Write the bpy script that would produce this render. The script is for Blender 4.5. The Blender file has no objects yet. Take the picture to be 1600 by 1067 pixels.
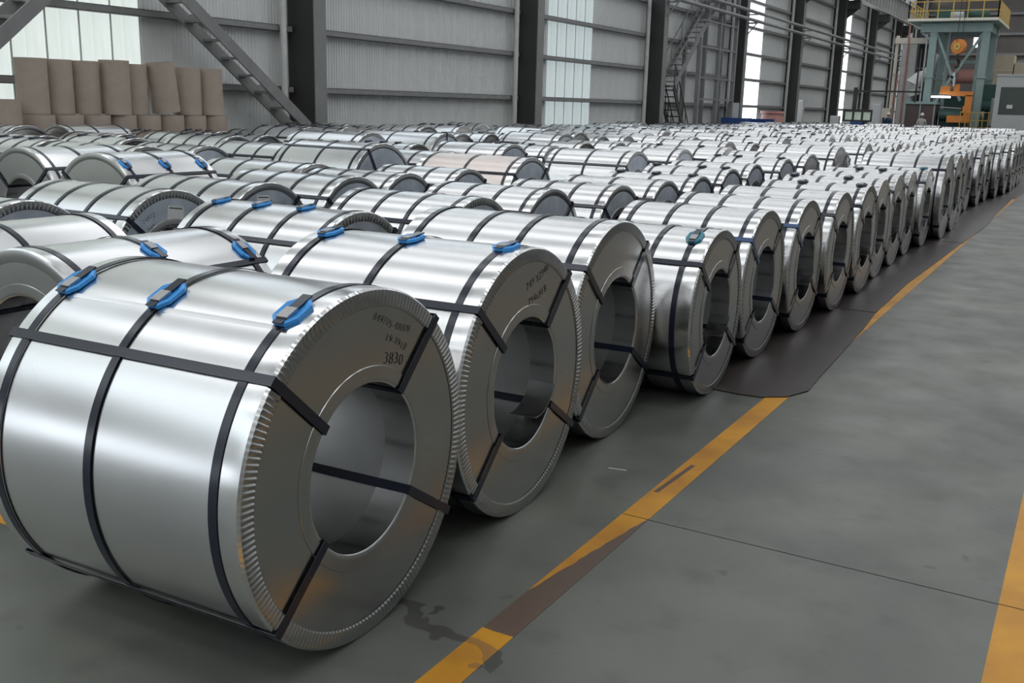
import bpy, bmesh, math, random
from mathutils import Vector, Matrix
random.seed(7)
PI = math.pi
C = bpy.context.scene.collection
sc = bpy.context.scene

# ------------------------------------------------------------------ camera, world, exposure
YAW, PITCH, ROLL, FPX = 0.5204, 0.23327, 0.026506, 1562.9
f = Vector((-math.sin(YAW)*math.cos(PITCH), math.cos(YAW)*math.cos(PITCH), -math.sin(PITCH)))
r0 = Vector((math.cos(YAW), math.sin(YAW), 0)); u0 = r0.cross(f)
r_ = r0*math.cos(ROLL) + u0*math.sin(ROLL); u_ = u0*math.cos(ROLL) - r0*math.sin(ROLL)
cam = bpy.data.cameras.new('camera'); camo = bpy.data.objects.new('camera', cam); C.objects.link(camo)
camo.matrix_world = Matrix(((r_.x, u_.x, -f.x, 0), (r_.y, u_.y, -f.y, 0), (r_.z, u_.z, -f.z, 1.75), (0, 0, 0, 1)))
cam.sensor_width = 36; cam.lens = 36*FPX/1600; cam.clip_end = 400; cam.clip_start = 0.05
sc.camera = camo
w = bpy.data.worlds.new('overcast_sky'); sc.world = w; w.use_nodes = True
w.node_tree.nodes['Background'].inputs[0].default_value = (0.86, 0.93, 1.0, 1)
w.node_tree.nodes['Background'].inputs[1].default_value = 2.2
SKYLIGHT = 2.35
sc.view_settings.view_transform = 'Standard'; sc.view_settings.look = 'None'
sc.view_settings.exposure = 0.0; sc.view_settings.gamma = 1; sc.view_settings.use_curve_mapping = False

# ------------------------------------------------------------------ materials
def mat(name, col, rough=.5, metal=0., noise=0., nscale=8., bump=0., bscale=60., spec=.5, rvar=0., stretch=None, emit=None):
    m = bpy.data.materials.new(name); m.use_nodes = True
    nt = m.node_tree; b = nt.nodes['Principled BSDF']
    b.inputs['Base Color'].default_value = (*col, 1); b.inputs['Roughness'].default_value = rough
    b.inputs['Metallic'].default_value = metal; b.inputs['Specular IOR Level'].default_value = spec
    if emit: b.inputs['Emission Color'].default_value = (*emit[:3], 1); b.inputs['Emission Strength'].default_value = emit[3]
    if noise or bump or rvar:
        tc = nt.nodes.new('ShaderNodeTexCoord'); mp = nt.nodes.new('ShaderNodeMapping')
        nt.links.new(tc.outputs['Object'], mp.inputs[0])
        if stretch: mp.inputs['Scale'].default_value = stretch
    if noise or rvar:
        n = nt.nodes.new('ShaderNodeTexNoise'); n.inputs['Scale'].default_value = nscale; n.inputs['Detail'].default_value = 2
        nt.links.new(mp.outputs[0], n.inputs['Vector'])
    if noise:
        mr = nt.nodes.new('ShaderNodeMapRange'); mr.inputs[1].default_value = .15; mr.inputs[2].default_value = .85
        mr.inputs[3].default_value = 1-noise; mr.inputs[4].default_value = 1+noise*.6
        nt.links.new(n.outputs[0], mr.inputs[0])
        hs = nt.nodes.new('ShaderNodeHueSaturation'); hs.inputs['Color'].default_value = (*col, 1)
        nt.links.new(mr.outputs[0], hs.inputs['Value']); nt.links.new(hs.outputs[0], b.inputs['Base Color'])
    if rvar:
        mr = nt.nodes.new('ShaderNodeMapRange'); mr.inputs[1].default_value = .15; mr.inputs[2].default_value = .85
        mr.inputs[3].default_value = rough-rvar; mr.inputs[4].default_value = rough+rvar
        nt.links.new(n.outputs[0], mr.inputs[0]); nt.links.new(mr.outputs[0], b.inputs['Roughness'])
    if bump:
        n2 = nt.nodes.new('ShaderNodeTexNoise'); n2.inputs['Scale'].default_value = bscale; n2.inputs['Detail'].default_value = 3
        nt.links.new(mp.outputs[0], n2.inputs['Vector'])
        bp = nt.nodes.new('ShaderNodeBump'); bp.inputs['Strength'].default_value = bump; bp.inputs['Distance'].default_value = .01
        nt.links.new(n2.outputs[0], bp.inputs['Height']); nt.links.new(bp.outputs[0], b.inputs['Normal'])
    return m

M = {}
M['zinc'] = mat('zinc_sheet', (.76, .76, .765), .26, 1, noise=.04, nscale=3, rvar=.03)
M['zinc_face'] = mat('zinc_side_wall', (.48, .48, .475), .24, 1, noise=.12, nscale=4, rvar=.05)
M['zinc_ring'] = mat('zinc_edge_protector', (.76, .76, .76), .2, 1, noise=.10, nscale=12, rvar=.06)
M['zinc_bore'] = mat('zinc_bore', (.66, .66, .66), .36, 1, noise=.08, nscale=6, rvar=.05)
M['zinc_face_reflect_tint'] = mat('zinc_side_wall_blue_reflection', (.76, .81, .9), .45, 1, noise=.25, nscale=7, rvar=.06)  # bluish reflected daylight on the inner rows, painted into the face colour
M['band'] = mat('painted_steel_strap', (.008, .012, .028), .22, 0, spec=.6, noise=.2, nscale=20)
M['band_sky_tint'] = mat('strap_blue_sky_reflection', (.02, .07, .19), .3, 0, spec=.7, noise=.2, nscale=20)  # dark strap with its blue sky reflection put into the colour
M['blue'] = mat('blue_plastic', (0.043, 0.319, 0.797), .35, 0, noise=.15, nscale=60)
M['teal'] = mat('teal_plastic', (0.043, 0.246, 0.319), .4, 0, noise=.15, nscale=60)
M['darkclip'] = mat('dark_blue_plastic', (.03, .05, .08), .4, 0, noise=.15, nscale=60)
M['seal'] = mat('seal_metal', (.42, .41, .41), .4, 1, noise=.2, nscale=80)
M['paper'] = mat('label_paper', (.62, .62, .62), .6, noise=.06, nscale=40)
M['ink'] = mat('marker_ink', (.02, .022, .025), .6, noise=.3, nscale=90)
M['peach'] = mat('zinc_sheet_warm_reflection', (.74, .66, .62), .34, .85, noise=.05, nscale=5)  # zinc sheet with a warm reflected tint painted into its colour
M['card'] = mat('brown_cardboard', (0.392, 0.326, 0.275), .85, noise=.12, nscale=5, bump=.15, bscale=120)
M['column'] = mat('dark_steel_and_web_shade', (0.043, 0.042, 0.041), .5, noise=.15, nscale=3)
M['steel_grey'] = mat('grey_steel_paint', (0.232, 0.232, 0.232), .5, noise=.15, nscale=3)
M['girt'] = mat('girt_steel', (0.246, 0.246, 0.246), .45, noise=.2, nscale=4)
M['post'] = mat('light_steel_paint', (0.560, 0.560, 0.546), .5, noise=.15, nscale=3)
M['clad'] = mat('grey_corrugated_steel', (0.690, 0.705, 0.698), .45, .0, noise=.12, nscale=2, stretch=(1, 1, .3))
M['clad_dark'] = mat('brown_grey_sheeting', (0.145, 0.131, 0.123), .6, noise=.25, nscale=.5)
M['roof'] = mat('roof_sheeting', (.55, .56, .57), .5, noise=.1, nscale=1)
M['ceil_emit'] = mat('roof_skylight_panel', (.9, .9, .9), .5, emit=(.96, .98, 1.0, SKYLIGHT))
M['mat'] = mat('dark_rubber_mat', (0.044, 0.034, 0.033), .4, noise=.3, nscale=3, bump=.1, bscale=25)
M['green'] = mat('sea_green_machine_paint', (0.290, 0.392, 0.377), .5, noise=.15, nscale=2)
M['green_dark'] = mat('dark_green_machine_paint', (0.029, 0.087, 0.072), .5, noise=.2, nscale=2)
M['yellow'] = mat('yellow_safety_paint', (0.609, 0.392, 0.087), .5, noise=.15, nscale=4)
M['cream'] = mat('cream_paint', (0.797, 0.754, 0.638), .5, noise=.08, nscale=4)
M['orange'] = mat('orange_hook_paint', (0.725, 0.246, 0.043), .45, noise=.15, nscale=4)
M['black'] = mat('black_steel', (0.029, 0.029, 0.029), .5, noise=.2, nscale=6)
M['white'] = mat('white_duct_jacket', (.78, .78, .76), .4, noise=.08, nscale=3)
M['tan'] = mat('tan_wrapping', (0.609, 0.522, 0.392), .7, noise=.15, nscale=3)
M['maroon'] = mat('maroon_panel', (0.102, 0.072, 0.072), .6, noise=.2, nscale=3)
M['blue_paint'] = mat('deep_blue_paint', (0.022, 0.072, 0.246), .5, noise=.2, nscale=4)
M['pink'] = mat('pale_red_paint', (.60, .30, .27), .5, noise=.15, nscale=4)
M['booth'] = mat('grey_booth_panel', (0.435, 0.450, 0.450), .5, noise=.06, nscale=3)
M['lamp'] = mat('fluorescent_tube', (.9, .9, .9), .5, emit=(.86, .84, 1.0, 9.))
M['screen'] = mat('lit_display', (.3, .35, .3), .4, noise=.4, nscale=9, emit=(.5, .6, .5, .35))
M['skin'] = mat('skin', (.32, .19, .13), .6, noise=.05)
M['cloth_white'] = mat('pale_work_shirt', (.45, .43, .41), .8, noise=.1, nscale=20)
M['cloth_blue'] = mat('blue_work_clothes', (.03, .06, .12), .8, noise=.1, nscale=20)
M['trouser'] = mat('dark_trousers', (.05, .05, .06), .8, noise=.1, nscale=20)

def glass_mat():
    m = bpy.data.materials.new('booth_glass'); m.use_nodes = True
    b = m.node_tree.nodes['Principled BSDF']; b.inputs['Base Color'].default_value = (.25, .3, .27, 1)
    b.inputs['Transmission Weight'].default_value = .8; b.inputs['Roughness'].default_value = .08
    n = m.node_tree.nodes.new('ShaderNodeTexNoise'); n.inputs['Scale'].default_value = 3
    bp = m.node_tree.nodes.new('ShaderNodeBump'); bp.inputs['Strength'].default_value = .02
    m.node_tree.links.new(n.outputs[0], bp.inputs['Height']); m.node_tree.links.new(bp.outputs[0], b.inputs['Normal'])
    return m
M['glass'] = glass_mat()

def translucent(name, col, k):
    m = bpy.data.materials.new(name); m.use_nodes = True; nt = m.node_tree; nt.nodes.clear()
    o = nt.nodes.new('ShaderNodeOutputMaterial'); t = nt.nodes.new('ShaderNodeBsdfTranslucent'); d = nt.nodes.new('ShaderNodeBsdfDiffuse')
    mx = nt.nodes.new('ShaderNodeMixShader'); mx.inputs[0].default_value = k
    tc = nt.nodes.new('ShaderNodeTexCoord'); mp = nt.nodes.new('ShaderNodeMapping'); mp.inputs['Scale'].default_value = (1, 3, .35)
    n = nt.nodes.new('ShaderNodeTexNoise'); n.inputs['Scale'].default_value = 2.2; n.inputs['Detail'].default_value = 5
    cr = nt.nodes.new('ShaderNodeValToRGB'); cr.color_ramp.elements[0].position = .3; cr.color_ramp.elements[1].position = .7
    cr.color_ramp.elements[0].color = (col[0]*.86, col[1]*.88, col[2]*.86, 1); cr.color_ramp.elements[1].color = (*col, 1)
    L = nt.links.new
    L(tc.outputs['Object'], mp.inputs[0]); L(mp.outputs[0], n.inputs['Vector']); L(n.outputs[0], cr.inputs[0])
    L(cr.outputs[0], t.inputs[0]); d.inputs[0].default_value = (.6, .6, .58, 1)
    L(d.outputs[0], mx.inputs[1]); L(t.outputs[0], mx.inputs[2]); L(mx.outputs[0], o.inputs[0])
    return m
M['trans'] = translucent('translucent_cream_sheet', (.64, .65, .585), .6)
M['trans3'] = translucent('added_wall_light_sheet', (.9, .92, .92), .88)  # for the added unseen wall band that brightens the left coils
M['trans2'] = translucent('translucent_grey_sheet', (.50, .54, .52), .42)

def math_node(nt, op, a, b=None, c=None):
    n = nt.nodes.new('ShaderNodeMath'); n.operation = op
    for i, v in enumerate((a, b, c)):
        if v is None: continue
        if isinstance(v, (int, float)): n.inputs[i].default_value = v
        else: nt.links.new(v, n.inputs[i])
    return n.outputs[0]

def floor_mat():
    m = bpy.data.materials.new('sealed_concrete'); m.use_nodes = True; nt = m.node_tree; b = nt.nodes['Principled BSDF']
    g = nt.nodes.new('ShaderNodeNewGeometry'); L = nt.links.new
    def noise(s, det=5, dist=0):
        n = nt.nodes.new('ShaderNodeTexNoise'); n.inputs['Scale'].default_value = s; n.inputs['Detail'].default_value = det
        n.inputs['Distortion'].default_value = dist; L(g.outputs['Position'], n.inputs['Vector']); return n.outputs[0]
    cr = nt.nodes.new('ShaderNodeValToRGB'); L(noise(.9, 6, .4), cr.inputs[0])
    e = cr.color_ramp.elements; e[0].position = .32; e[0].color = (.092, .098, .090, 1); e[1].position = .68; e[1].color = (.150, .156, .134, 1)
    cr2 = nt.nodes.new('ShaderNodeValToRGB'); L(noise(4.2, 4), cr2.inputs[0])
    e = cr2.color_ramp.elements; e[0].position = .28; e[0].color = (.72, .72, .72, 1); e[1].position = .45; e[1].color = (1, 1, 1, 1)
    mx = nt.nodes.new('ShaderNodeMixRGB'); mx.blend_type = 'MULTIPLY'; mx.inputs[0].default_value = .8
    L(cr.outputs[0], mx.inputs[1]); L(cr2.outputs[0], mx.inputs[2])
    # dark spots
    cr3 = nt.nodes.new('ShaderNodeValToRGB'); L(noise(7., 2), cr3.inputs[0])
    e = cr3.color_ramp.elements; e[0].position = .24; e[0].color = (.45, .45, .45, 1); e[1].position = .3; e[1].color = (1, 1, 1, 1)
    mx2 = nt.nodes.new('ShaderNodeMixRGB'); mx2.blend_type = 'MULTIPLY'; mx2.inputs[0].default_value = .8
    L(mx.outputs[0], mx2.inputs[1]); L(cr3.outputs[0], mx2.inputs[2])
    # wet trail creeping from the first coil over the painted line
    sp = nt.nodes.new('ShaderNodeSeparateXYZ'); L(g.outputs['Position'], sp.inputs[0]); X, Y = sp.outputs[0], sp.outputs[1]
    wv = math_node(nt, 'MULTIPLY', math_node(nt, 'SUBTRACT', noise(6., 2), .5), .34)
    cy = math_node(nt, 'ADD', math_node(nt, 'MULTIPLY', math_node(nt, 'ADD', X, 1.97), -.30), 2.66)
    d = math_node(nt, 'ABSOLUTE', math_node(nt, 'ADD', math_node(nt, 'SUBTRACT', Y, cy), wv))
    m1 = math_node(nt, 'LESS_THAN', d, .035)
    m2 = math_node(nt, 'MULTIPLY', math_node(nt, 'GREATER_THAN', X, -2.1), math_node(nt, 'LESS_THAN', X, -1.44))
    msk = math_node(nt, 'MULTIPLY', math_node(nt, 'MULTIPLY', m1, m2), .7)
    mx3 = nt.nodes.new('ShaderNodeMixRGB'); L(msk, mx3.inputs[0]); L(mx2.outputs[0], mx3.inputs[1]); mx3.inputs[2].default_value = (.04, .037, .035, 1)
    L(mx3.outputs[0], b.inputs['Base Color'])
    mr = nt.nodes.new('ShaderNodeMapRange'); L(noise(2.5), mr.inputs[0]); mr.inputs[1].default_value = .3; mr.inputs[2].default_value = .7
    mr.inputs[3].default_value = .3; mr.inputs[4].default_value = .5; L(mr.outputs[0], b.inputs['Roughness'])
    bp = nt.nodes.new('ShaderNodeBump'); bp.inputs['Strength'].default_value = .08; bp.inputs['Distance'].default_value = .01
    L(noise(25.), bp.inputs['Height']); L(bp.outputs[0], b.inputs['Normal'])
    b.inputs['Specular IOR Level'].default_value = .45
    return m
M['floor'] = floor_mat()

def line_mat():
    m = bpy.data.materials.new('worn_yellow_floor_paint'); m.use_nodes = True; nt = m.node_tree; b = nt.nodes['Principled BSDF']
    g = nt.nodes.new('ShaderNodeNewGeometry'); L = nt.links.new
    sp = nt.nodes.new('ShaderNodeSeparateXYZ'); L(g.outputs['Position'], sp.inputs[0]); X, Y = sp.outputs[0], sp.outputs[1]
    n = nt.nodes.new('ShaderNodeTexNoise'); n.inputs['Scale'].default_value = 9; L(g.outputs['Position'], n.inputs['Vector'])
    n2 = nt.nodes.new('ShaderNodeTexNoise'); n2.inputs['Scale'].default_value = 3; n2.inputs['Detail'].default_value = 6; L(g.outputs['Position'], n2.inputs['Vector'])
    cr = nt.nodes.new('ShaderNodeValToRGB'); L(n2.outputs[0], cr.inputs[0])
    e = cr.color_ramp.elements; e[0].position = .3; e[0].color = (.42, .175, .010, 1); e[1].position = .6; e[1].color = (.62, .285, .010, 1)
    # worn wedge between y=2.68 and y=3.84, widening towards the viewer
    wob = math_node(nt, 'MULTIPLY', math_node(nt, 'SUBTRACT', n.outputs[0], .5), .022)
    edge = math_node(nt, 'ADD', math_node(nt, 'ADD', math_node(nt, 'MULTIPLY', math_node(nt, 'SUBTRACT', Y, 2.98), .135), -1.612), wob)
    a = math_node(nt, 'GREATER_THAN', X, edge)
    yy = math_node(nt, 'ADD', Y, wob)
    k = math_node(nt, 'MULTIPLY', a, math_node(nt, 'MULTIPLY', math_node(nt, 'GREATER_THAN', yy, 2.66), math_node(nt, 'LESS_THAN', Y, 3.845)))
    # small scuff beyond the joint
    sc1 = math_node(nt, 'MULTIPLY', math_node(nt, 'LESS_THAN', math_node(nt, 'ABSOLUTE', math_node(nt, 'SUBTRACT', math_node(nt, 'ADD', X, 1.575), math_node(nt, 'MULTIPLY', math_node(nt, 'SUBTRACT', Y, 4.35), .05))), .012),
                   math_node(nt, 'MULTIPLY', math_node(nt, 'GREATER_THAN', yy, 4.15), math_node(nt, 'LESS_THAN', yy, 4.6)))
    k = math_node(nt, 'MULTIPLY', math_node(nt, 'MAXIMUM', k, sc1), .93)
    k = math_node(nt, 'MULTIPLY', k, math_node(nt, 'LESS_THAN', X, -1))
    n3 = nt.nodes.new('ShaderNodeTexNoise'); n3.inputs['Scale'].default_value = 6.; n3.inputs['Detail'].default_value = 2; L(g.outputs['Position'], n3.inputs['Vector'])
    tr = math_node(nt, 'ABSOLUTE', math_node(nt, 'ADD', math_node(nt, 'SUBTRACT', Y, math_node(nt, 'ADD', math_node(nt, 'MULTIPLY', math_node(nt, 'ADD', X, 1.97), -.30), 2.66)), math_node(nt, 'MULTIPLY', math_node(nt, 'SUBTRACT', n3.outputs[0], .5), .34)))
    k = math_node(nt, 'MAXIMUM', k, math_node(nt, 'MULTIPLY', math_node(nt, 'MULTIPLY', math_node(nt, 'LESS_THAN', tr, .035), math_node(nt, 'LESS_THAN', X, -1)), .45))
    mx = nt.nodes.new('ShaderNodeMixRGB'); L(k, mx.inputs[0]); L(cr.outputs[0], mx.inputs[1]); mx.inputs[2].default_value = (.08, .06, .055, 1)
    L(mx.outputs[0], b.inputs['Base Color']); b.inputs['Roughness'].default_value = .45
    return m
M['line'] = line_mat()

# ------------------------------------------------------------------ mesh helpers
class MB:
    def __init__(s): s.v = []; s.f = []; s.mi = []; s.sm = []
    def add(s, vs, fs, mi=0, sm=False):
        o = len(s.v); s.v += [tuple(p) for p in vs]; s.f += [tuple(i+o for i in q) for q in fs]; s.mi += [mi]*len(fs); s.sm += [sm]*len(fs)
    def box(s, a, b, mi=0, bev=0):
        (x0, y0, z0), (x1, y1, z1) = a, b
        x0, x1 = min(x0, x1), max(x0, x1); y0, y1 = min(y0, y1), max(y0, y1); z0, z1 = min(z0, z1), max(z0, z1)
        s.add([(x0, y0, z0), (x1, y0, z0), (x1, y1, z0), (x0, y1, z0), (x0, y0, z1), (x1, y0, z1), (x1, y1, z1), (x0, y1, z1)],
              [(3, 2, 1, 0), (4, 5, 6, 7), (0, 1, 5, 4), (1, 2, 6, 5), (2, 3, 7, 6), (3, 0, 4, 7)], mi)
    def bar(s, p, q, wd, ht, mi=0, up=(0, 0, 1)):
        p, q = Vector(p), Vector(q); d = (q-p).normalized(); u = Vector(up)
        if abs(d.dot(u)) > .98: u = Vector((1, 0, 0))
        a = d.cross(u).normalized()*wd/2; b = a.cross(d).normalized()*ht/2
        vs = [p-a-b, p+a-b, p+a+b, p-a+b, q-a-b, q+a-b, q+a+b, q-a+b]
        s.add(vs, [(0, 1, 2, 3), (7, 6, 5, 4), (4, 5, 1, 0), (5, 6, 2, 1), (6, 7, 3, 2), (7, 4, 0, 3)], mi)
    def tube(s, pts, rads, seg=12, mi=0, cap=True):
        pts = [Vector(p) for p in pts]
        if isinstance(rads, (int, float)): rads = [rads]*len(pts)
        vs = []; fs = []; prev = None
        for i, p in enumerate(pts):
            d = (pts[min(i+1, len(pts)-1)]-pts[max(i-1, 0)]).normalized()
            u = Vector((0, 0, 1)) if abs(d.z) < .95 else Vector((1, 0, 0))
            a = d.cross(u).normalized(); b = a.cross(d).normalized()
            for k in range(seg):
                t = 2*PI*k/seg; vs.append(p+(a*math.cos(t)+b*math.sin(t))*rads[i])
        for i in range(len(pts)-1):
            for k in range(seg):
                k2 = (k+1) % seg; fs.append((i*seg+k2, i*seg+k, (i+1)*seg+k, (i+1)*seg+k2))
        s.add(vs, fs, mi, True)
        if cap:
            s.add(vs[:seg], [tuple(range(seg))], mi); s.add(vs[-seg:], [tuple(reversed(range(seg)))], mi)
    def revx(s, prof, seg, zc=0, closed=True, mi=0, fn=None, x0=0, y0=0):
        """revolve (x, r) profile about the X axis through (y0, zc); fn(i,k)->dx"""
        n = len(prof); vs = []
        for k in range(seg):
            t = 2*PI*k/seg; c, sn = math.cos(t), math.sin(t)
            for i, (x, r) in enumerate(prof):
                dx = fn(i, k) if fn else 0
                vs.append((x0+x+dx, y0+r*c, zc+r*sn))
        fs = []
        for k in range(seg):
            k2 = (k+1) % seg
            for i in range(n if closed else n-1):
                j = (i+1) % n; fs.append((k*n+i, k*n+j, k2*n+j, k2*n+i))
        s.add(vs, fs, mi, True)
    def mesh(s, name, mats, angle=35):
        me = bpy.data.meshes.new(name); me.from_pydata(s.v, [], s.f)
        for m in (mats if isinstance(mats, (list, tuple)) else [mats]): me.materials.append(m)
        me.polygons.foreach_set('material_index', s.mi); me.polygons.foreach_set('use_smooth', s.sm)
        bm = bmesh.new(); bm.from_mesh(me); bmesh.ops.recalc_face_normals(bm, faces=bm.faces); bm.to_mesh(me); bm.free()
        if any(s.sm): me.set_sharp_from_angle(angle=math.radians(angle))
        me.update(); return me

def obj(name, me, parent=None, loc=(0, 0, 0), rot=(0, 0, 0)):
    o = bpy.data.objects.new(name, me); C.objects.link(o); o.location = loc; o.rotation_euler = rot
    if parent: o.parent = parent
    return o
def tag(o, label, cat, group=None, kind=None):
    o['label'] = label; o['category'] = cat
    if group: o['group'] = group
    if kind: o['kind'] = kind
    return o
def empty(name, loc, rz=0, label=None, cat=None, group=None):
    o = bpy.data.objects.new(name, None); C.objects.link(o); o.location = loc; o.rotation_euler = (0, 0, rz); o.empty_display_size = .2
    if label: tag(o, label, cat, group)
    return o
def struct(name, me=None, loc=(0, 0, 0)):
    o = obj(name, me, None, loc); o['kind'] = 'structure'; return o
def boxo(name, a, b, m, parent=None):
    c = [(a[i]+b[i])/2 for i in range(3)]
    mb = MB(); mb.box([a[i]-c[i] for i in range(3)], [b[i]-c[i] for i in range(3)])
    return obj(name, mb.mesh(name, m), parent, c)

XW = -18.0; XE = 10.0; Y0 = -64.0; Y1 = 118.0; HZ = 13.5

# ------------------------------------------------------------------ floor
fl = struct('floor', None)
base = MB(); base.box((XW-.5, Y0-.3, -.3), (XE+.4, Y1+.3, -.04)); fb = obj('floor_bed', base.mesh('floor_bed', M['black']), fl)
ys = [Y0, -44, -32, -20, -8.1, 3.836, 15.8, 27.8, 39.8, 51.8, 63.8, 75.8, 87.8, 99.8, Y1]; xs = [XW-.2, -1.60, 5.9, XE]
for i in range(len(ys)-1):
    for j in range(len(xs)-1):
        if j == 0 and i in (4, 5): continue
        mb = MB(); mb.box((xs[j]+.004, ys[i]+.004, -.16), (xs[j+1]-.004, ys[i+1]-.004, 0)); obj('floor_slab', mb.mesh('floor_slab', M['floor']), fl)
mb = MB(); mb.box((xs[0]+.004, -8.096, -.16), (xs[1]-.004, 15.796, 0)); obj('floor_slab', mb.mesh('floor_slab', M['floor']), fl)
def painted(x0, x1, y0, y1):
    mb = MB(); n = max(1, int((y1-y0)/1.0))
    mb.box((x0, y0, .0002), (x1, y1, .0018)); return obj('painted_line', mb.mesh('painted_line', M['line']), fl)
painted(-1.612, -1.49, Y0+.1, 3.832); painted(-1.612, -1.49, 3.84, 100); painted(-.1, .06, Y0+.1, 3.832); painted(-.1, .06, 3.84, 100)
painted(-6.1, -3.66, 2.30, 2.42)

def plate(name, pts, z0, z1, m, parent=None):
    n = len(pts); mb = MB()
    mb.add([(x, y, z0) for x, y in pts]+[(x, y, z1) for x, y in pts],
           [tuple(reversed(range(n))), tuple(range(n, 2*n))]+[(i, (i+1) % n, n+(i+1) % n, n+i) for i in range(n)])
    return obj(name, mb.mesh(name, m), parent)
mats = [([(-3.3, 6.03), (-1.92, 6.0), (-1.78, 5.985), (-1.63, 6.0), (-1.5, 6.1), (-1.42, 6.32), (-1.44, 6.7), (-1.51, 8.5), (-1.56, 9.27), (-3.3, 9.2)], 'dark brown rubber mat with a cut corner, nearest the camera under the aisle coils'),
        ([(-3.3, 9.23), (-1.56, 9.30), (-1.59, 11.2), (-1.555, 13.2), (-1.53, 15.3), (-3.3, 15.3)], 'dark rubber mat behind the cut-corner mat, leaving half the yellow line bare'),
        ([(-3.3, 15.33), (-1.52, 15.33), (-1.47, 18.0), (-1.52, 21.), (-1.56, 24.6), (-3.3, 24.6)], 'dark rubber mat covering the yellow line further down the aisle'),
        ([(-3.3, 24.63), (-1.5, 24.63), (-1.45, 33.), (-3.3, 33.)], 'farthest dark rubber mat under the aisle coils')]
for pts, lab in mats:
    o = plate('floor_mat', pts, .0020, .0085, M['mat']); tag(o, lab, 'mat', 'floor mats under the aisle row')
o = plate('plastic_strip', [(-1.905, 4.318), (-1.815, 4.335), (-1.815, 4.342), (-1.905, 4.326)], .0, .003, M['paper']); tag(o, 'thin pale plastic strip lying on the floor before the yellow line', 'litter')

# ------------------------------------------------------------------ walls
SW = 11.35/15
def sheet_mesh(name, m, z0, z1, ribs=7, wd=SW, depth=.022):
    mb = MB(); prof = []; p = wd/ribs
    for i in range(ribs):
        y = i*p; prof += [(0, y+.0), (0, y+p*.38), (depth, y+p*.5), (depth, y+p*.88)]
    prof[-1] = (depth, wd-.012); prof.append((-.012, wd-.004)); 
    vs = [(x, y, z) for z in (z0, z1) for x, y in prof]; n = len(prof)
    vs2 = [(x-.002, y, z) for x, y, z in vs]
    mb.add(vs, [(i, i+1, n+i+1, n+i) for i in range(n-1)])
    return mb.mesh(name, m)
wall = struct('wall_left', None, (XW, 0, 0))
ZC = 8.8; sm_grey = sheet_mesh('corrugated_sheet', M['clad'], 0, ZC); sm_far = sheet_mesh('corrugated_sheet', M['clad'], 0, ZC, 3)
def tsheet(m):
    # wide-ribbed translucent sheet with an overlap strip
    mb = MB(); wd = SW; prof = [(0, 0), (.02, .018), (.02, .05), (0, .07), (0, wd*.48), (.006, wd*.49), (.006, wd*.5), (0, wd*.51), (0, wd-.002)]
    n = len(prof); mb.add([(x, y, z) for z in (0, HZ) for x, y in prof], [(i, i+1, n+i+1, n+i) for i in range(n-1)]); return mb.mesh('translucent_sheet', m)
ts1, ts2 = tsheet(M['trans']), tsheet(M['trans2'])
strip_me = MB(); strip_me.box((.02, -.016, 0), (.03, .016, HZ)); strip_me = strip_me.mesh('joint_strip', M['trans2'])
cl_me = MB(); cl_me.add([(0, 0, ZC), (0, SW-.01, ZC), (0, SW-.01, HZ), (0, 0, HZ)], [(0, 1, 2, 3)]); cl_me = cl_me.mesh('added_light_panel', M['trans3']); up_me = sheet_mesh('upper_sheet', M['clad'], ZC, HZ, 3)  # bright upper band is added above the view to lighten the left coils
ZL = 6.5; cl_low = MB(); cl_low.add([(0, 0, ZL), (0, SW-.01, ZL), (0, SW-.01, HZ), (0, 0, HZ)], [(0, 1, 2, 3)]); cl_low = cl_low.mesh('added_light_panel', M['trans3']); sm_low = sheet_mesh('corrugated_sheet', M['clad'], 0, ZL)
nsh = int((Y1-8.3)/SW)+1
colY = [19.9+11.35*k for k in range(-2, 9)]
for i in range(-100, nsh):
    y = 8.35+i*SW
    if y < Y0: continue
    yc = y+SW/2
    if -19.5 < yc < -8.5:
        me = MB(); me.box((0, 0, 2.9), (.04, SW, ZC)); obj('high_sheet', me.mesh('high_sheet', M['clad']), wall, (0, y, 0)); obj('added_light_panel', cl_me, wall, (0, y, 0)); continue
    if 55.4 < yc < 59.5 or 79.0 < yc < 82.2:
        # opening above a low kerb wall
        me = MB(); me.box((0, 0, 0), (.04, SW, .95)); obj('low_sheet', me.mesh('low_sheet', M['clad']), wall, (0, y, 0)); continue
    if 5 < yc < 15.3 or -6 < yc < 1: obj('translucent_sheet', ts1, wall, (0, y, 0)); obj('joint_strip', strip_me, wall, (0, y+.03, 0))
    elif 33.3 < yc < 37.0 or 101 < yc < 105: obj('translucent_sheet', ts2, wall, (0, y, 0)); obj('joint_strip', strip_me, wall, (0, y+.03, 0))
    else:
        obj('corrugated_sheet', sm_low if yc < 43 else sm_far, wall, (0, y, 0)); obj('added_light_panel' if yc < 55 else 'upper_sheet', cl_low if yc < 43 else (cl_me if yc < 55 else up_me), wall, (0, y, 0))
for k in range(-1, 9):
    yc = 19.9+11.35*(k+0)
    for z in (.5, 1.95, 3.40, 4.78, 6.2, 7.6, 9., 10.4, 11.8):
        ya, yb = yc-11.35+.28, yc-.28
        if yb > Y1: yb = Y1
        mb = MB()  # channel girt lying on its web
        mb.box((.05, ya, z-.075), (.25, yb, z-.063)); mb.box((.05, ya, z+.063), (.25, yb, z+.075)); mb.box((.238, ya, z-.075), (.25, yb, z+.075)); mb.box((.05, ya, z-.063), (.06, yb, z+.063))
        obj('girt', mb.mesh('girt', M['girt']), wall)
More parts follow.
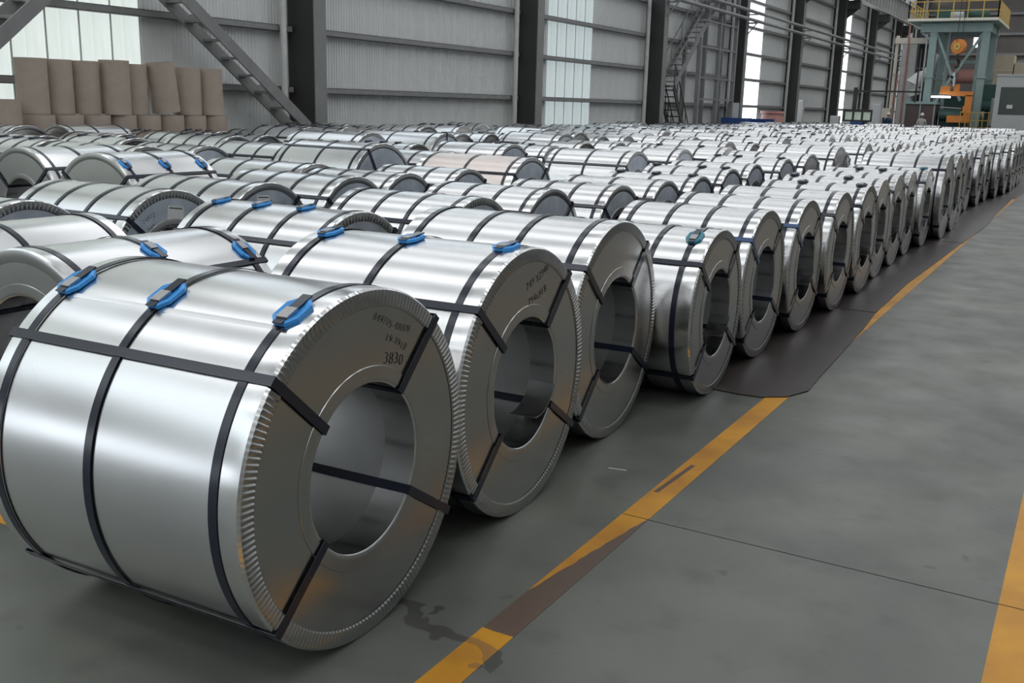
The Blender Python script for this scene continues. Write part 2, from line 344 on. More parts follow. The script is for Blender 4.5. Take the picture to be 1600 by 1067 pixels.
# plain H columns
def hcol(y, i):
    names = ['first', 'second', 'third', 'fourth', 'fifth', 'sixth', 'seventh', 'eighth', 'ninth']
    r = empty('wall_column', (XW+.55, y, 0), 0, 'dark steel hall column, %s from the left along the wall' % names[i] if 0 <= i < 9 else 'dark steel hall column outside the view to the left', 'column', 'hall columns')
    mb = MB(); mb.box((-.50, -.21, .02), (.33, -.17, HZ-.3)); obj('web', mb.mesh('web', M['column']), r)  # web shade put into the colour, darker than the flanges
    mb = MB(); mb.box((.33, -.22, .02), (.36, .22, HZ-.3)); obj('inner_flange', mb.mesh('inner_flange', M['steel_grey']), r)
    mb = MB(); mb.box((-.53, -.21, .02), (-.50, .22, HZ-.3)); obj('outer_flange', mb.mesh('outer_flange', M['steel_grey']), r)
    mb = MB(); mb.box((-.53, -.3, 0), (.42, .3, .02)); obj('base_plate', mb.mesh('base_plate', M['steel_grey']), r)
    p = MB(); p.tube([(0, 0, 0), (0, 0, 11.)], .085, 12); o = obj('downpipe', p.mesh('downpipe', M['post']), None, (XW+.36, y-.72, 0))
    tag(o, 'pale grey downpipe standing left of the %s dark wall column' % (names[i] if 0 <= i < 9 else 'unseen'), 'pipe', 'downpipes beside the columns')
# deep plate columns: the near face reads as one dark plate
for i, k in enumerate(range(0, 9)): hcol(19.9+11.35*k, i)
hcol(8.55, -1)

# other walls, roof: the parts of the hall behind and beside the camera
def wall_x(name, x, panels):
    o = struct(name, None, (x, 0, 0))
    for (a, b, z0, z1, m) in panels:
        mb = MB(); mb.box((0, a, z0), (.08, b, z1)); obj('wall_panel', mb.mesh('wall_panel', m), o)
    return o
pan = [(Y0, Y1, 0, 1.2, M['clad_dark']), (Y0, Y1, 8.6, HZ, M['clad'])]
y = Y0
while y < Y1:
    pan.append((y, min(y+6.4, Y1), 1.2, 8.6, M['steel_grey'])); 
    if y+6.4 < Y1: pan.append((y+6.4, min(y+8.0, Y1), 1.2, 8.6, M['steel_grey']))
    y += 8.0
wall_x('wall_right', XE, pan)
def wall_y(name, y, panels):
    o = struct(name, None, (0, y, 0))
    for (a, b, z0, z1, m) in panels:
        mb = MB(); mb.box((a, 0, z0), (b, .08, z1)); obj('wall_panel', mb.mesh('wall_panel', m), o)
    return o
wall_y('wall_back', Y0, [(XW, -10.5, 0, 5, M['clad']), (-4.5, XE, 0, 5, M['clad']), (XW, XE, 5, HZ+3, M['clad'])])
far = wall_y('wall_far', Y1, [(XW, XE, 0, 2.0, M['clad_dark']), (XW, XE, 2.0, 6.0, M['clad_dark']), (XW, XE, 6.0, 10., M['clad_dark']), (XW, XE, 10, HZ+3, M['clad_dark'])])
for z in (2, 4, 6, 8, 10, 12):
    mb = MB(); mb.box((XW, -.3, z-.12), (XE, -.02, z+.12)); obj('girt', mb.mesh('girt', M['girt']), far)
mb = MB(); mb.bar((-12, -.5, 6.4), (4, -.5, 9.2), .3, .8); obj('diagonal_brace', mb.mesh('diagonal_brace', M['steel_grey']), far)
for i_, (xa, xb, za, zb) in enumerate(((-13.15, -12.55, 8.7, 9.7), (-11.75, -11.35, 8.0, 8.9))):
    wn = boxo('window_%d' % (i_+1), (xa, Y1-.06, za), (xb, Y1-.02, zb), M['ceil_emit']); wn['kind'] = 'structure'
ce = struct('ceiling', None, (0, 0, 0))
y = Y0; RIDGE = (XW+XE)/2
def roof_z(x): return HZ+2.6*(1-abs(x-RIDGE)/((XE-XW)/2))
def roofpiece(name, x0, x1, y0, y1, m, dz=0):
    mb = MB(); mb.add([(x0, y0, roof_z(x0)+dz), (x1, y0, roof_z(x1)+dz), (x1, y1, roof_z(x1)+dz), (x0, y1, roof_z(x0)+dz)], [(0, 1, 2, 3)])
    mb.add([(x0, y0, roof_z(x0)+dz+.06), (x1, y0, roof_z(x1)+dz+.06), (x1, y1, roof_z(x1)+dz+.06), (x0, y1, roof_z(x0)+dz+.06)], [(3, 2, 1, 0)])
    me = bpy.data.meshes.new(name); me.from_pydata(mb.v, [], mb.f); me.materials.append(m); return obj(name, me, ce)
while y < Y1:
    for x0, x1 in ((XW-.2, RIDGE), (RIDGE, XE+.2)):
        roofpiece('roof_panel', x0, x1, y, min(y+3.2, Y1), M['roof'])
        if y+3.2 < Y1:
            xm0, xm1 = x0+.7, x1-.7
            roofpiece('roof_panel', x0, xm0, y+3.2, min(y+5.4, Y1), M['roof']); roofpiece('roof_panel', xm1, x1, y+3.2, min(y+5.4, Y1), M['roof'])
            roofpiece('skylight_panel', xm0, xm1, y+3.2, min(y+5.4, Y1), M['ceil_emit'])
    y += 5.4
for y in [8.55+11.35*k for k in range(-1, 10)]:
    mb = MB()
    for a, b in ((XW+.4, RIDGE), (RIDGE, XE-.1)):
        mb.bar((a, y, roof_z(a)-.45), (b, y, roof_z(b)-.45), .3, .7)
    obj('rafter', mb.mesh('rafter', M['steel_grey']), ce)

# crane runway girder on the wall side
rg = empty('crane_girder', (-16.4, 0, 9.5), 0, 'ribbed steel crane runway girder high along the left wall', 'girder')
mb = MB(); mb.box((-.02, 9, .05), (.02, 104, 1.45)); obj('web', mb.mesh('web', M['steel_grey']), rg)
mb = MB(); mb.box((-.2, 9, 0), (.2, 104, .05)); obj('bottom_flange', mb.mesh('bottom_flange', M['post']), rg)
mb = MB(); mb.box((-.25, 9, 1.45), (.25, 104, 1.5)); obj('top_flange', mb.mesh('top_flange', M['post']), rg)
mb = MB(); mb.box((0, -.012, .05), (.19, .012, 1.45)); stf = mb.mesh('stiffener', M['post'])
yy = 40.
while yy < 104: obj('stiffener', stf, rg, (0, yy, 0)); yy += 1.2
mb = MB(); mb.box((-.02, 9, 1.5), (.02, 104, 1.56)); obj('rail', mb.mesh('rail', M['steel_grey']), rg)
for k in range(9):
    mb = MB(); mb.box((-1.0, -.2, 7.7), (.2, .2, 8.3)); mb.add([(-.9, -.05, 6.9), (-.9, .05, 6.9), (.1, .05, 7.7), (.1, -.05, 7.7), (-.9, -.05, 7.7), (-.9, .05, 7.7)], [(0, 1, 2, 3), (0, 3, 4), (1, 5, 2), (0, 4, 5, 1), (3, 2, 5, 4)])
    obj('bracket', mb.mesh('bracket', M['column']), rg, (0, 19.9+11.35*k, -8.3))

# two pipes along the columns, resting on arms
for z, lab in ((6.75, 'upper of two long grey pipes running along the wall columns'), (6.33, 'lower of two long grey pipes running along the wall columns')):
    mb = MB(); mb.tube([(-16.72, 38, z), (-16.72, 60, z), (-16.72, 104, z)], .09, 8); o = obj('overhead_pipe', mb.mesh('overhead_pipe', M['steel_grey'])); tag(o, lab, 'pipe', 'overhead pipes')
for k in range(2, 8):
    mb = MB(); mb.bar((-17.09, 0, 6.198), (-16.55, 0, 6.198), .08, .08); mb.bar((-17.09, 0, 6.628), (-16.55, 0, 6.628), .06, .06); mb.bar((-17.09, 0, 5.6), (-16.6, 0, 6.2), .05, .05)
    o = obj('pipe_arm', mb.mesh('pipe_arm', M['girt']), None, (0, 19.9+11.35*k, 0)); tag(o, 'small dark steel arm carrying the two overhead pipes on a wall column', 'bracket', 'pipe arms on the columns')

# ------------------------------------------------------------------ stairs
def stair(label, ya, za, yb, zb, x0, x1, n, m, rail=False, par=None):
    r = par or empty('steel_stair', ((x0+x1)/2, yb if zb < za else ya, 0), 0, label, 'stair')
    ox, oy = r.location.x, r.location.y
    for x in (x0, x1):
        mb = MB(); mb.bar((x-ox, ya-oy, za), (x-ox, yb-oy, zb), .05, .26); obj('stringer', mb.mesh('stringer', m), r)
        if rail:
            mb = MB(); mb.bar((x-ox, ya-oy, za+1), (x-ox, yb-oy, zb+1), .04, .04)
            for i in range(6):
                t = i/5; mb.bar((x-ox, ya+(yb-ya)*t-oy, za+(zb-za)*t), (x-ox, ya+(yb-ya)*t-oy, za+(zb-za)*t+1), .035, .035)
            obj('handrail', mb.mesh('handrail', m), r)
    mb = MB(); mb.box((-(x1-x0)/2+.025, -.12, -.025), ((x1-x0)/2-.025, .12, .025)); tr = mb.mesh('tread', m)
    for i in range(n):
        t = (i+.5)/n; obj('tread', tr, r, (0, ya+(yb-ya)*t-oy, za+(zb-za)*t+.02))
    return r
s1 = stair('dark steel stair with open treads coming down to the first dark column', 13.3, 5.25, 19.35, .95, -17.5, -16.9, 12, M['steel_grey'])
mb = MB(); mb.box((-.3, -.2, 0), (.3, .1, .95)); mb.box((-.3, -.25, .95), (.3, .15, 1.0)); obj('landing', mb.mesh('landing', M['column']), s1)
s2 = stair('dark steel stair at the top left corner, rising to the right', 9.6, 1.25, 13.1, 4.15, -17.62, -16.95, 9, M['steel_grey'])
mb = MB(); mb.box((-.45, -.6, 0), (.45, 0, 1.25)); obj('landing', mb.mesh('landing', M['column']), s2)
s3 = stair('tall grey steel stair with handrails in the bay right of the third column', 43.6, 2.75, 49.4, 7.4, -17.65, -16.95, 18, M['steel_grey'], True)
mb = MB(); mb.box((-.4, -.7, 2.65), (.4, 0, 2.72)); mb.box((-.4, 5.8, 7.35), (.4, 8.4, 7.42)); obj('landing', mb.mesh('landing', M['column']), s3)
stair('', 43.55, 2.65, 45.6, .05, -17.65, -16.95, 9, M['column'], True, par=s3)
fr = s3; FO = 47.5-s3.location.y
for yy in (46.5, 49.2, 51.7):
    for x in (-.36, .36):
        mb = MB(); mb.box((x-.09, yy-47.5-.09+FO, 0), (x+.09, yy-47.5+.09+FO, 9.5 if yy > 47 else 5)); obj('post', mb.mesh('post', M['girt']), fr)
for z in (2.2, 3.2, 4.6, 5.8, 7.5):
    mb = MB(); mb.box((.34, -1.+FO, z-.04), (.42, 4.2+FO, z+.04)); obj('frame_rail', mb.mesh('rail', M['steel_grey']), fr)
o = boxo('electrical_cabinet', (-17.2, 51.9, 1.1), (-16.95, 53.1, 2.1), M['booth']); tag(o, 'small pale grey wall box low beside the fourth column', 'box')
boxo('cabinet_stand', (-17.1, 52.4, 0), (-17.0, 52.6, 1.1), M['girt'], None)
o2 = bpy.data.objects['cabinet_stand']; o2.parent = o; o2.matrix_parent_inverse = Matrix.Translation(-Vector(o.location))

# ------------------------------------------------------------------ steel coils
cache = {}
def cached(key, fn):
    if key not in cache: cache[key] = fn()
    return cache[key]
BW = .016
def me_wrap(D, L, rb, seg, m='zinc', fm='zinc_face'):
    def go():
        R = D/2; h = L/2; mb = MB()
        prof = [(-h, rb), (-h, R-.004), (-h+.004, R), (-h*.33, R), (h*.33, R), (h-.004, R), (h, R-.004)]
        mb.revx(prof, seg, 0, False, 0)
        # side walls use a duller sheet
        mb.mi = [1 if (i % 6) == 0 else 0 for i in range(len(mb.f))]
        o = MB(); o.revx([(h, R-.004), (h, rb)], seg, 0, False, 0); mb.add(o.v, o.f, 1, True)
        o = MB(); o.revx([(h, rb), (-h, rb)], seg, 0, False, 0); mb.add(o.v, o.f, 2, True)
        me = bpy.data.meshes.new('wrapping_sheet'); me.from_pydata(mb.v, [], mb.f)
        for k in (m, fm, 'zinc_bore'): me.materials.append(M[k])
        me.polygons.foreach_set('material_index', mb.mi); me.polygons.foreach_set('use_smooth', [True]*len(mb.f))
        bm = bmesh.new(); bm.from_mesh(me); bmesh.ops.remove_doubles(bm, verts=bm.verts, dist=1e-5); bmesh.ops.recalc_face_normals(bm, faces=bm.faces); bm.to_mesh(me); bm.free()
        me.set_sharp_from_angle(angle=math.radians(30)); return me
    return cached(('wrap', round(D, 3), round(L, 3), rb, seg, m, fm), go)
def me_edge(D, L, side, flute, seg):
    def go():
        R = D/2; h = L/2; mb = MB(); q = [0]
        prof = [(h-.085, R+.0005), (h-.083, R+.0035), (h-.035, R+.0045), (h-.006, R+.004), (h+.003, R-.003), (h+.0045, R-.012), (h+.004, R-.052), (h+.0015, R-.058)]
        if flute: n = flute*4; fn = lambda i, k: (.0036 if i in (5, 6) and k % 4 < 2 else (.0012 if i == 4 and k % 4 < 2 else 0))
        else: n = seg; fn = None
        mb.revx(prof, n, 0, False, 0, fn)
        mb.mi = [1 if q % 7 >= 4 else 0 for q in range(len(mb.f))]
        if side < 0:
            mb.v = [(-x, y, z) for x, y, z in mb.v]
        return mb.mesh('edge_ring', [M['zinc_ring'], M['zinc_face']], 25)
    return cached(('edge', round(D, 3), round(L, 3), side, flute, seg), go)
def me_borering(L, rb, seg, side=1):
    def go():
        h = L/2; mb = MB()
        mb.revx([(h-.13, rb-.0005), (h-.128, rb-.003), (h-.002, rb-.004), (h+.003, rb+.001), (h+.004, rb+.012), (h+.003, rb+.05), (h+.0005, rb+.052)], seg, 0, False, 0)
        if side < 0: mb.v = [(-x, y, z) for x, y, z in mb.v]
        mb.mi = [1 if q % 6 >= 3 else 0 for q in range(len(mb.f))]; return mb.mesh('bore_ring', [M['zinc_ring'], M['zinc_face']], 40)
    return cached(('bring', round(L, 3), rb, seg, side), go)
def me_band(D, seg, m):
    def go():
        R = D/2; mb = MB()
        mb.revx([(-BW, R+.0045), (-BW, R+.0070), (BW, R+.0070), (BW, R+.0045)], seg, 0, True, 0); return mb.mesh('strap', M[m], 30)
    return cached(('band', round(D, 3), seg, m), go)
def me_eye(D, L, rb, a, b, m):
    def go():
        R = D/2; h = L/2; mb = MB()
        def P(x, r, ang, s):
            t = math.radians(ang); return (x, r*math.cos(t)-s*BW*math.sin(t), r*math.sin(t)+s*BW*math.cos(t))
        outer = [(-h-.0115, R+.0105, a), (h+.0115, R+.0105, a), (h+.0115, rb-.0075, b), (-h-.0115, rb-.0075, b)]
        inner = [(-h-.0090, R+.0080, a), (h+.0090, R+.0080, a), (h+.0090, rb-.0050, b), (-h-.0090, rb-.0050, b)]
        vs = []
        for o_, i_ in zip(outer, inner): vs += [P(*o_, -1), P(*o_, 1), P(*i_, 1), P(*i_, -1)]
        fs = []
        for i in range(4):
            j = (i+1) % 4
            for k in range(4): k2 = (k+1) % 4; fs.append((i*4+k, i*4+k2, j*4+k2, j*4+k))
        mb.add(vs, fs); return mb.mesh('eye_strap', M[m])
    return cached(('eye', round(D, 3), round(L, 3), rb, a, b, m), go)
def clip_meshes(m):
    def go():
        mb = MB()   # local: x across the strap, y along it, z out
        oc = [(-.022, -.068), (.022, -.068), (.048, -.036), (.048, .036), (.022, .068), (-.022, .068), (-.048, .036), (-.048, -.036)]
        n = 8; hz = [.0]*8
        def ring(s, z): return [(x*s, y*s, z-.35*(y*s)**2*2.2) for x, y in oc]
        rings = [ring(1, -.004), ring(1, .008), ring(.86, .011), ring(.62, .005), ring(.6, .003)]
        vs = [p for r in rings for p in r]; fs = [tuple(reversed(range(8)))]
        for i in range(4):
            for k in range(8): fs.append((i*8+k, i*8+(k+1) % 8, (i+1)*8+(k+1) % 8, (i+1)*8+k))
        fs.append(tuple(range(32, 40))); mb.add(vs, fs)
        pad = mb.mesh('strap_pad', M[m])
        mb = MB(); mb.box((-.021, -.050, .004), (.021, .004, .015)); mb.box((-.018, -.075, .006), (.018, -.050, .010), 1); mb.box((-.018, .004, .006), (.018, .08, .011), 1)
        return pad, mb.mesh('seal', [M['seal'], M['band']])
    return cached(('clip', m), go)
def sticker_mesh():
    def go():
        mb = MB(); mb.box((-.0, -.075, -.06), (.0015, .075, .06)); a = mb.mesh('paper_label', M['paper'])
        mb = MB(); mb.box((.0016, -.06, .038), (.0022, .06, .046)); b = mb.mesh('printed_line', M['ink']); return a, b
    return cached('sticker', go)
def tongue_mesh(rb, L):
    def go():
        mb = MB(); h = L/2; n = 8; vs = []; t0, t1 = math.radians(-66), math.radians(-14)
        for i in range(n+1):
            t = t0+(t1-t0)*i/n; lift = .085*(1-i/n)**1.3+.004
            for x, rr in ((h-.12, rb-.006-lift), (h+.012, rb-.008-lift), (h+.012, rb-.005-lift), (h-.12, rb-.003-lift)): vs.append((x, rr*math.cos(t), rr*math.sin(t)))
        fs = [(0, 1, 2, 3), tuple(n*4+k for k in (3, 2, 1, 0))]
        for i in range(n):
            for k in range(4): fs.append((i*4+k, i*4+(k+1) % 4, (i+1)*4+(k+1) % 4, (i+1)*4+k))
        mb.add(vs, fs, 0, True); return mb.mesh('bore_tab', M['zinc_ring'], 40)
    return cached(('tongue', rb, round(L, 3)), go)
def text_mesh(body, size, shear=0., wob=0):
    cu = bpy.data.curves.new('marking', 'FONT'); cu.body = body; cu.size = size; cu.shear = shear; cu.extrude = .0004; cu.align_x = 'LEFT'; cu.resolution_u = 2; cu.offset = -.0013
    o = bpy.data.objects.new('marking_tmp', cu); C.objects.link(o); bpy.context.view_layer.update()
    me = bpy.data.meshes.new_from_object(o.evaluated_get(bpy.context.evaluated_depsgraph_get()))
    bpy.data.objects.remove(o); me.name = 'marking'; me.materials.clear(); me.materials.append(M['ink'])
    rn = random.Random(len(body))
    for v in me.vertices:
        x, y, z = v.co; y += math.sin(x*37)*.003+math.sin(x*91+1)*.0015; x += math.sin(y*120)*.002
        v.co = (z, x, y)
    return me

EYES = ((138, 138), (47, 50), (-33, -33), (-140, -142))
def coil(x_right, yc, D, L=1.1, yaw=0., rb=.285, bands=None, eyes=EYES, clips=(), clipmat='blue', clipang=112, flute=0, seg=96,
         label='', group=None, sticker=None, tab=False, marks=(), eyemat='band', bandmat='band', z0=0., wrap='zinc', seam=None, axis='x', ringL=True, face='zinc_face'):
    """x_right: x of the end facing the aisle (axis x) or, for axis 'y', x_right is the axis x and yc the near face."""
    if axis == 'x':
        h = L/2; cx = x_right-h*math.cos(yaw); cy = yc-h*math.sin(yaw); rz = yaw
    else:
        cx = x_right; cy = yc+L/2; rz = -PI/2+yaw
    t = empty('steel_coil', (cx, cy, z0), rz, label, 'coil', group)
    c = (0, 0, D/2)
    obj('wrapping_sheet', me_wrap(D, L, rb, seg, wrap, face), t, c)
    for s in ((1, -1) if ringL else (1,)): obj('edge_ring', me_edge(D, L, s, flute if s > 0 else 0, seg), t, c)
    obj('bore_ring', me_borering(L, rb, max(32, seg//2)), t, c)
    bands = bands if bands is not None else (-.42, -.14, .14, .42)
    for b in bands: obj('strap', me_band(D, seg, bandmat), t, (b*L, 0, D/2))
    for n_, (a, b) in enumerate(eyes): obj('eye_strap', me_eye(D, L, rb, a, b, eyemat if n_ == 0 else 'band'), t, c)
    for k in clips:
        bx = bands[k[0]]*L if isinstance(k, tuple) else bands[k]*L; ang = math.radians(k[1] if isinstance(k, tuple) else clipang)
        pad, seal = clip_meshes(clipmat); rr = D/2+.0085
        p = obj('strap_pad', pad, t, (bx, rr*math.cos(ang), D/2+rr*math.sin(ang)), (ang-PI/2, 0, 0))
        obj('seal', seal, p)
    if sticker:
        a, b = sticker_mesh(); ang, r = math.radians(sticker[0]), sticker[1]
        p = obj('paper_label', a, t, (L/2+.0008, r*math.cos(ang), D/2+r*math.sin(ang)), (math.radians(sticker[2]), 0, 0)); obj('printed_line', b, p)
    if tab: obj('bore_tab', tongue_mesh(rb, L), t, c)
    for body, size, y, z, rot in marks:
        obj('marking', text_mesh(body, size, .15), t, (L/2+.0012, y, D/2+z), (math.radians(rot), 0, 0))
    if seam is not None:
        mb = MB(); a = math.radians(seam); R = D/2; n = 6
        vs = []
        for i in range(n+1):
            tt = a+(i/n)*.03; rr = R+.0022*(1-i/n)+.0002
            for x in (-L*.395, L*.39): vs.append((x, rr*math.cos(tt), rr*math.sin(tt)))
        for x in (-L*.395, L*.39): vs.append((x, (R-.001)*math.cos(a), (R-.001)*math.sin(a)))
        mb.add(vs, [(2*i, 2*i+1, 2*i+3, 2*i+2) for i in range(n)]+[(2*n+2, 2*n+3, 1, 0)]); obj('sheet_lap', mb.mesh('sheet_lap', M['zinc']), t, c)
    placed.append((cx, cy, (D/2 if axis == 'y' else L/2*1.0), (L/2 if axis == 'y' else D/2)))
    return t
placed = []
T = math.radians
GA = 'strapped steel coils in the row along the aisle'
ORD = ['nearest', 'second', 'third', 'fourth', 'fifth', 'sixth', 'seventh', 'eighth', 'ninth', 'tenth', 'eleventh', 'twelfth', 'thirteenth', 'fourteenth', 'fifteenth',
       'sixteenth', 'seventeenth', 'eighteenth', 'nineteenth', 'twentieth', 'twenty-first', 'twenty-second', 'twenty-third', 'twenty-fourth', 'twenty-fifth', 'twenty-sixth', 'twenty-seventh', 'twenty-eighth', 'twenty-ninth', 'thirtieth']
coil(-1.925, 2.43, 1.172, 1.09, T(2.0), .287, bands=(-.435, -.05, .415), clips=((0, 114), (1, 114), (2, 113)), flute=185, seg=160, seam=119, group=GA,
     label='large galvanized coil in the foreground, three blue strap pads and handwriting on its face',
     marks=(('849705-48008', .038, .035, .485, -22), ('19-4918', .040, .10, .405, -24), ('3830', .058, .09, .328, -12)))
coil(-2.01, 3.638, 1.162, 1.06, T(2.2), .29, bands=(-.42, -.02, .415), clips=((0, 98), (1, 96), (2, 94)), flute=180, seg=128, tab=True, group=GA,
     label='galvanized coil second along the aisle, pad-topped, faint writing above a metal tab in its bore',
     marks=(('749 Y2940', .05, -.02, .40, 18), ('794x918', .05, -.0, .33, 16), ('59T0', .055, .04, .24, 10)), z0=0)
coil(-2.12, 4.816, 1.164, 1.14, T(1.8), .29, bands=(-.42, -.12, .12, .41), flute=180, seg=128, group=GA,
     label='galvanized coil third along the aisle, bare top with no blue pads')
coil(-1.94, 5.943, 1.03, 1.08, T(1.4), .275, bands=(-.42, -.1, .2, .40), clips=((3, 112),), clipmat='teal', flute=120, seg=128, tab=True, z0=0, group=GA, seam=112,
     label='lower galvanized coil fourth along the aisle, one teal pad at its aisle end', eyemat='band')
AY = [(7.05, 1.055, -1.97), (8.13, 1.055, -1.945), (9.205, 1.055, -1.91), (10.28, 1.055, -1.90), (11.355, 1.055, -1.96), (12.43, 1.055, -1.98), (13.50, 1.05, -2.0), (14.565, 1.04, -1.95)]
extra = ['blue sky reflection coloured on its shoulder strap', 'blue sky reflection coloured on its rim strap', 'plain dark straps', 'dark pads on its ridge', 'dark knots on its top', 'plain dark straps', 'dark pads on its top', 'a teal pad at its rim']
for i, (y, D, xr) in enumerate(AY):
    cl = {3: (1, 3), 4: (0, 2), 6: (1, 2), 7: (3,)}.get(i, ())
    coil(xr, y, D, 1.02+.02*(i % 3), T((.3, 0, .2, -.1, .2, 0, .2, -.2)[i]), .275, clips=cl, clipmat='darkclip' if i < 7 else 'teal', clipang=95, flute=100 if i < 4 else 0, seg=96 if i < 5 else 64,
         eyemat='band_sky_tint' if i < 2 else 'band', tab=i in (1, 3, 5, 6), z0=.0085, group=GA,
         label='steel coil %s along the aisle, %s' % (ORD[i+4], extra[i]))
AF = [(15.70, 1.19, -1.85, 1.15), (16.92, 1.16, -1.86, 1.1), (18.15, 1.12, -1.93, 1.1), (19.4, 1.12, -2.05, 1.1), (20.58, 1.12, -2.08, 1.1), (22.0, 1.13, -2.02, 1.15), (23.30, 1.15, -2.0, 1.15), (24.52, 1.15, -1.9, 1.15),
      (25.72, 1.15, -1.82, 1.15), (26.95, 1.15, -1.78, 1.15), (28.2, 1.15, -1.8, 1.15), (29.4, 1.15, -1.8, 1.15), (30.6, 1.15, -1.82, 1.15)]
for i, (y, D, xr, L) in enumerate(AF):
    coil(xr, y, D, L, T(random.uniform(-.8, .8)), .285, seg=64, tab=i in (1, 3), clips=(3,) if i in (2, 3) else (), clipmat='teal', z0=.0085, group=GA,
         label='bright steel coil %s along the aisle, set on dark matting' % ORD[i+12])
GB = 'strapped steel coils in the second row from the aisle'
BR = [(-3.93, 4.92, 1.07, 1.2, dict(bands=(-.43, -.13, .17, .45), clips=((1, 97), (2, 95), (0, 97)), flute=100), 'three blue pads'),
      (-3.92, 6.32, 1.07, 1.14, dict(flute=100), 'a plain silvery top'), (-3.9, 7.42, 1.07, 1.09, dict(), 'a spangled grey face'),
      (-3.75, 8.5, 1.05, 1.05, dict(), 'a mottled blue-grey face'), (-3.73, 9.575, 1.04, 1.07, dict(bands=(-.42, 0, .41)), 'only three straps round it'),
      (-3.75, 10.66, 1.03, 1.08, dict(bands=(-.4, 0, .4), clips=(0, 1, 2), clipmat='darkclip', clipang=92), 'three dark pads on its top'),
      (-3.8, 11.85, 1.06, 1.05, dict(clips=(0, 2, 3), clipmat='darkclip', clipang=92), 'dark pads and a pale face'),
      (-3.85, 12.98, 1.07, 1.1, dict(), 'plain straps, half hidden behind others'), (-3.84, 14.45, 1.09, 1.12, dict(clips=(0, 1, 3), clipmat='darkclip', clipang=92), 'wide pale top with dark knots')]
for i, (xr, y, D, L, kw, d) in enumerate(BR):
    coil(xr, y, D, L, T(random.uniform(-.6, .6)), .275, seg=96, group=GB, face='zinc_face_reflect_tint', label='steel coil %s in the second row from the aisle, %s' % (ORD[i] if i else 'frontmost', d), **kw)
coil(-4.05, 2.70, 1.07, 1.12, 0, .33, bands=(-.43, .02, .43), clips=((0, 56), (1, 66)), axis='y', flute=0, seg=128, group='coils turned lengthwise', label='lengthwise steel coil at the left edge behind the foreground coil, bore open to the camera', ringL=True)
coil(-5.22, 2.72, 1.04, 1.24, 0, .285, bands=(-.43, .02, .43), axis='y', eyes=((50, 50), (130, 130), (-40, -40)), seg=96, group='coils turned lengthwise', label='lengthwise steel coil at the left edge with a long dark strap down its side')
coil(-8.15, 6.25, 1.2, 1.08, T(1), .285, bands=(-.42, 0.0, .42), clips=((0, 54), (1, 56), (2, 58)), clipmat='blue', axis='y', eyes=((42, 42), (138, 138), (-60, -60)), seg=96, group='coils turned lengthwise', label='lengthwise steel coil with a dull face and three blue pads, left of centre')
coil(-9.52, 6.42, 1.19, 1.1, 0, .285, bands=(-.42, 0.05, .42), axis='y', eyes=((42, 42), (-80, -80), (138, 138)), seg=96, group='coils turned lengthwise', label='lengthwise steel coil at the left edge beside the one with three blue pads')
coil(-15.5, 11.2, 1.2, 1.25, 0, .285, bands=(-.42, 0.05, .42), axis='y', seg=64, group='coils turned lengthwise', label='lengthwise steel coil far left near the cardboard tubes')
GC = 'strapped steel coils in the third row from the aisle'
CR = [(-5.95, 4.035, 1.06, 1.2, dict(flute=100, sticker=(100, .36, -8), eyemat='band_sky_tint'), 'cut by the left edge'),
      (-5.85, 5.13, 1.07, 1.3, dict(flute=100, sticker=(85, .36, -8), marks=(('74972', .05, -.26, .30, 30), ('948', .05, -.22, .24, 30))), 'square white label'),
      (-5.93, 6.22, 1.06, 1.3, dict(sticker=(100, .38, -4), marks=(('5970 48', .05, .0, .33, -10),)), 'white label on a dull face'),
      (-5.90, 7.32, 1.06, 1.32, dict(), 'broad bright top'), (-6.1, 8.43, 1.03, 1.15, dict(), 'blue-grey mottled face'),
      (-6.05, 9.5, 1.03, 1.1, dict(), 'a rounded spotted face'), (-5.97, 10.78, 1.12, 1.45, dict(bands=(-.43, .0, .42), wrap='peach'), 'warm pinkish sheen'),
      (-5.58, 13.15, 1.15, 1.24, dict(bands=(-.43, .0, .40)), 'broad barrel, three straps'), (-5.42, 14.55, 1.15, 1.2, dict(bands=(-.43, .0, .40)), 'grey face, half hidden'),
      (-5.2, 15.95, 1.15, 1.3, dict(clips=(0, 2), clipmat='darkclip', clipang=92), 'dark knots on top')]
for i, (xr, y, D, L, kw, d) in enumerate(CR):
    coil(xr, y, D, L, T(random.uniform(-.6, .6)), .275, seg=96, group=GC, face='zinc_face_reflect_tint', label='steel coil %s in the third row from the aisle, %s' % (ORD[i] if i else 'nearest', d), **kw)
GD = 'strapped steel coils in the fourth row from the aisle'
DR = [(-7.57, 8.72, 1.04, 1.5, dict(), 'long bright barrel'), (-8.1, 10.62, 1.2, 1.5, dict(bands=(-.43, .0, .42), yaw=T(-4), eyes=((118, 118), (0, 0), (-120, -120))), 'bluish shining face'),
      (-7.73, 13.4, 1.15, 1.25, dict(bands=(-.43, .0, .40)), 'darker barrel'), (-9.2, 18.0, 1.2, 1.3, dict(bands=(-.43, .0, .40)), 'set far back')]
for i, (xr, y, D, L, kw, d) in enumerate(DR):
    coil(xr, y, D, L, kw.pop('yaw', T(random.uniform(-.6, .6))), .275, seg=80, group=GD, face='zinc_face_reflect_tint', label='steel coil %s in the fourth row from the aisle, %s' % (ORD[i] if i else 'nearest', d), **kw)
GE = 'strapped steel coils toward the left wall'
ER = [(-10.06, 11.2, 1.1, 1.4, 'bright face, left of the shining-faced coil'), (-10.3, 9.7, 1.1, 1.15, 'dark barrel and gleaming face'), (-9.7, 8.2, 1.15, 1.55, 'long dark barrel behind the lengthwise coils'),
      (-10.3, 15.4, 1.2, 1.9, 'wide barrel with an upright strap on its face'), (-10.9, 14.0, 1.2, 1.6, 'wide barrel, before the first column')]
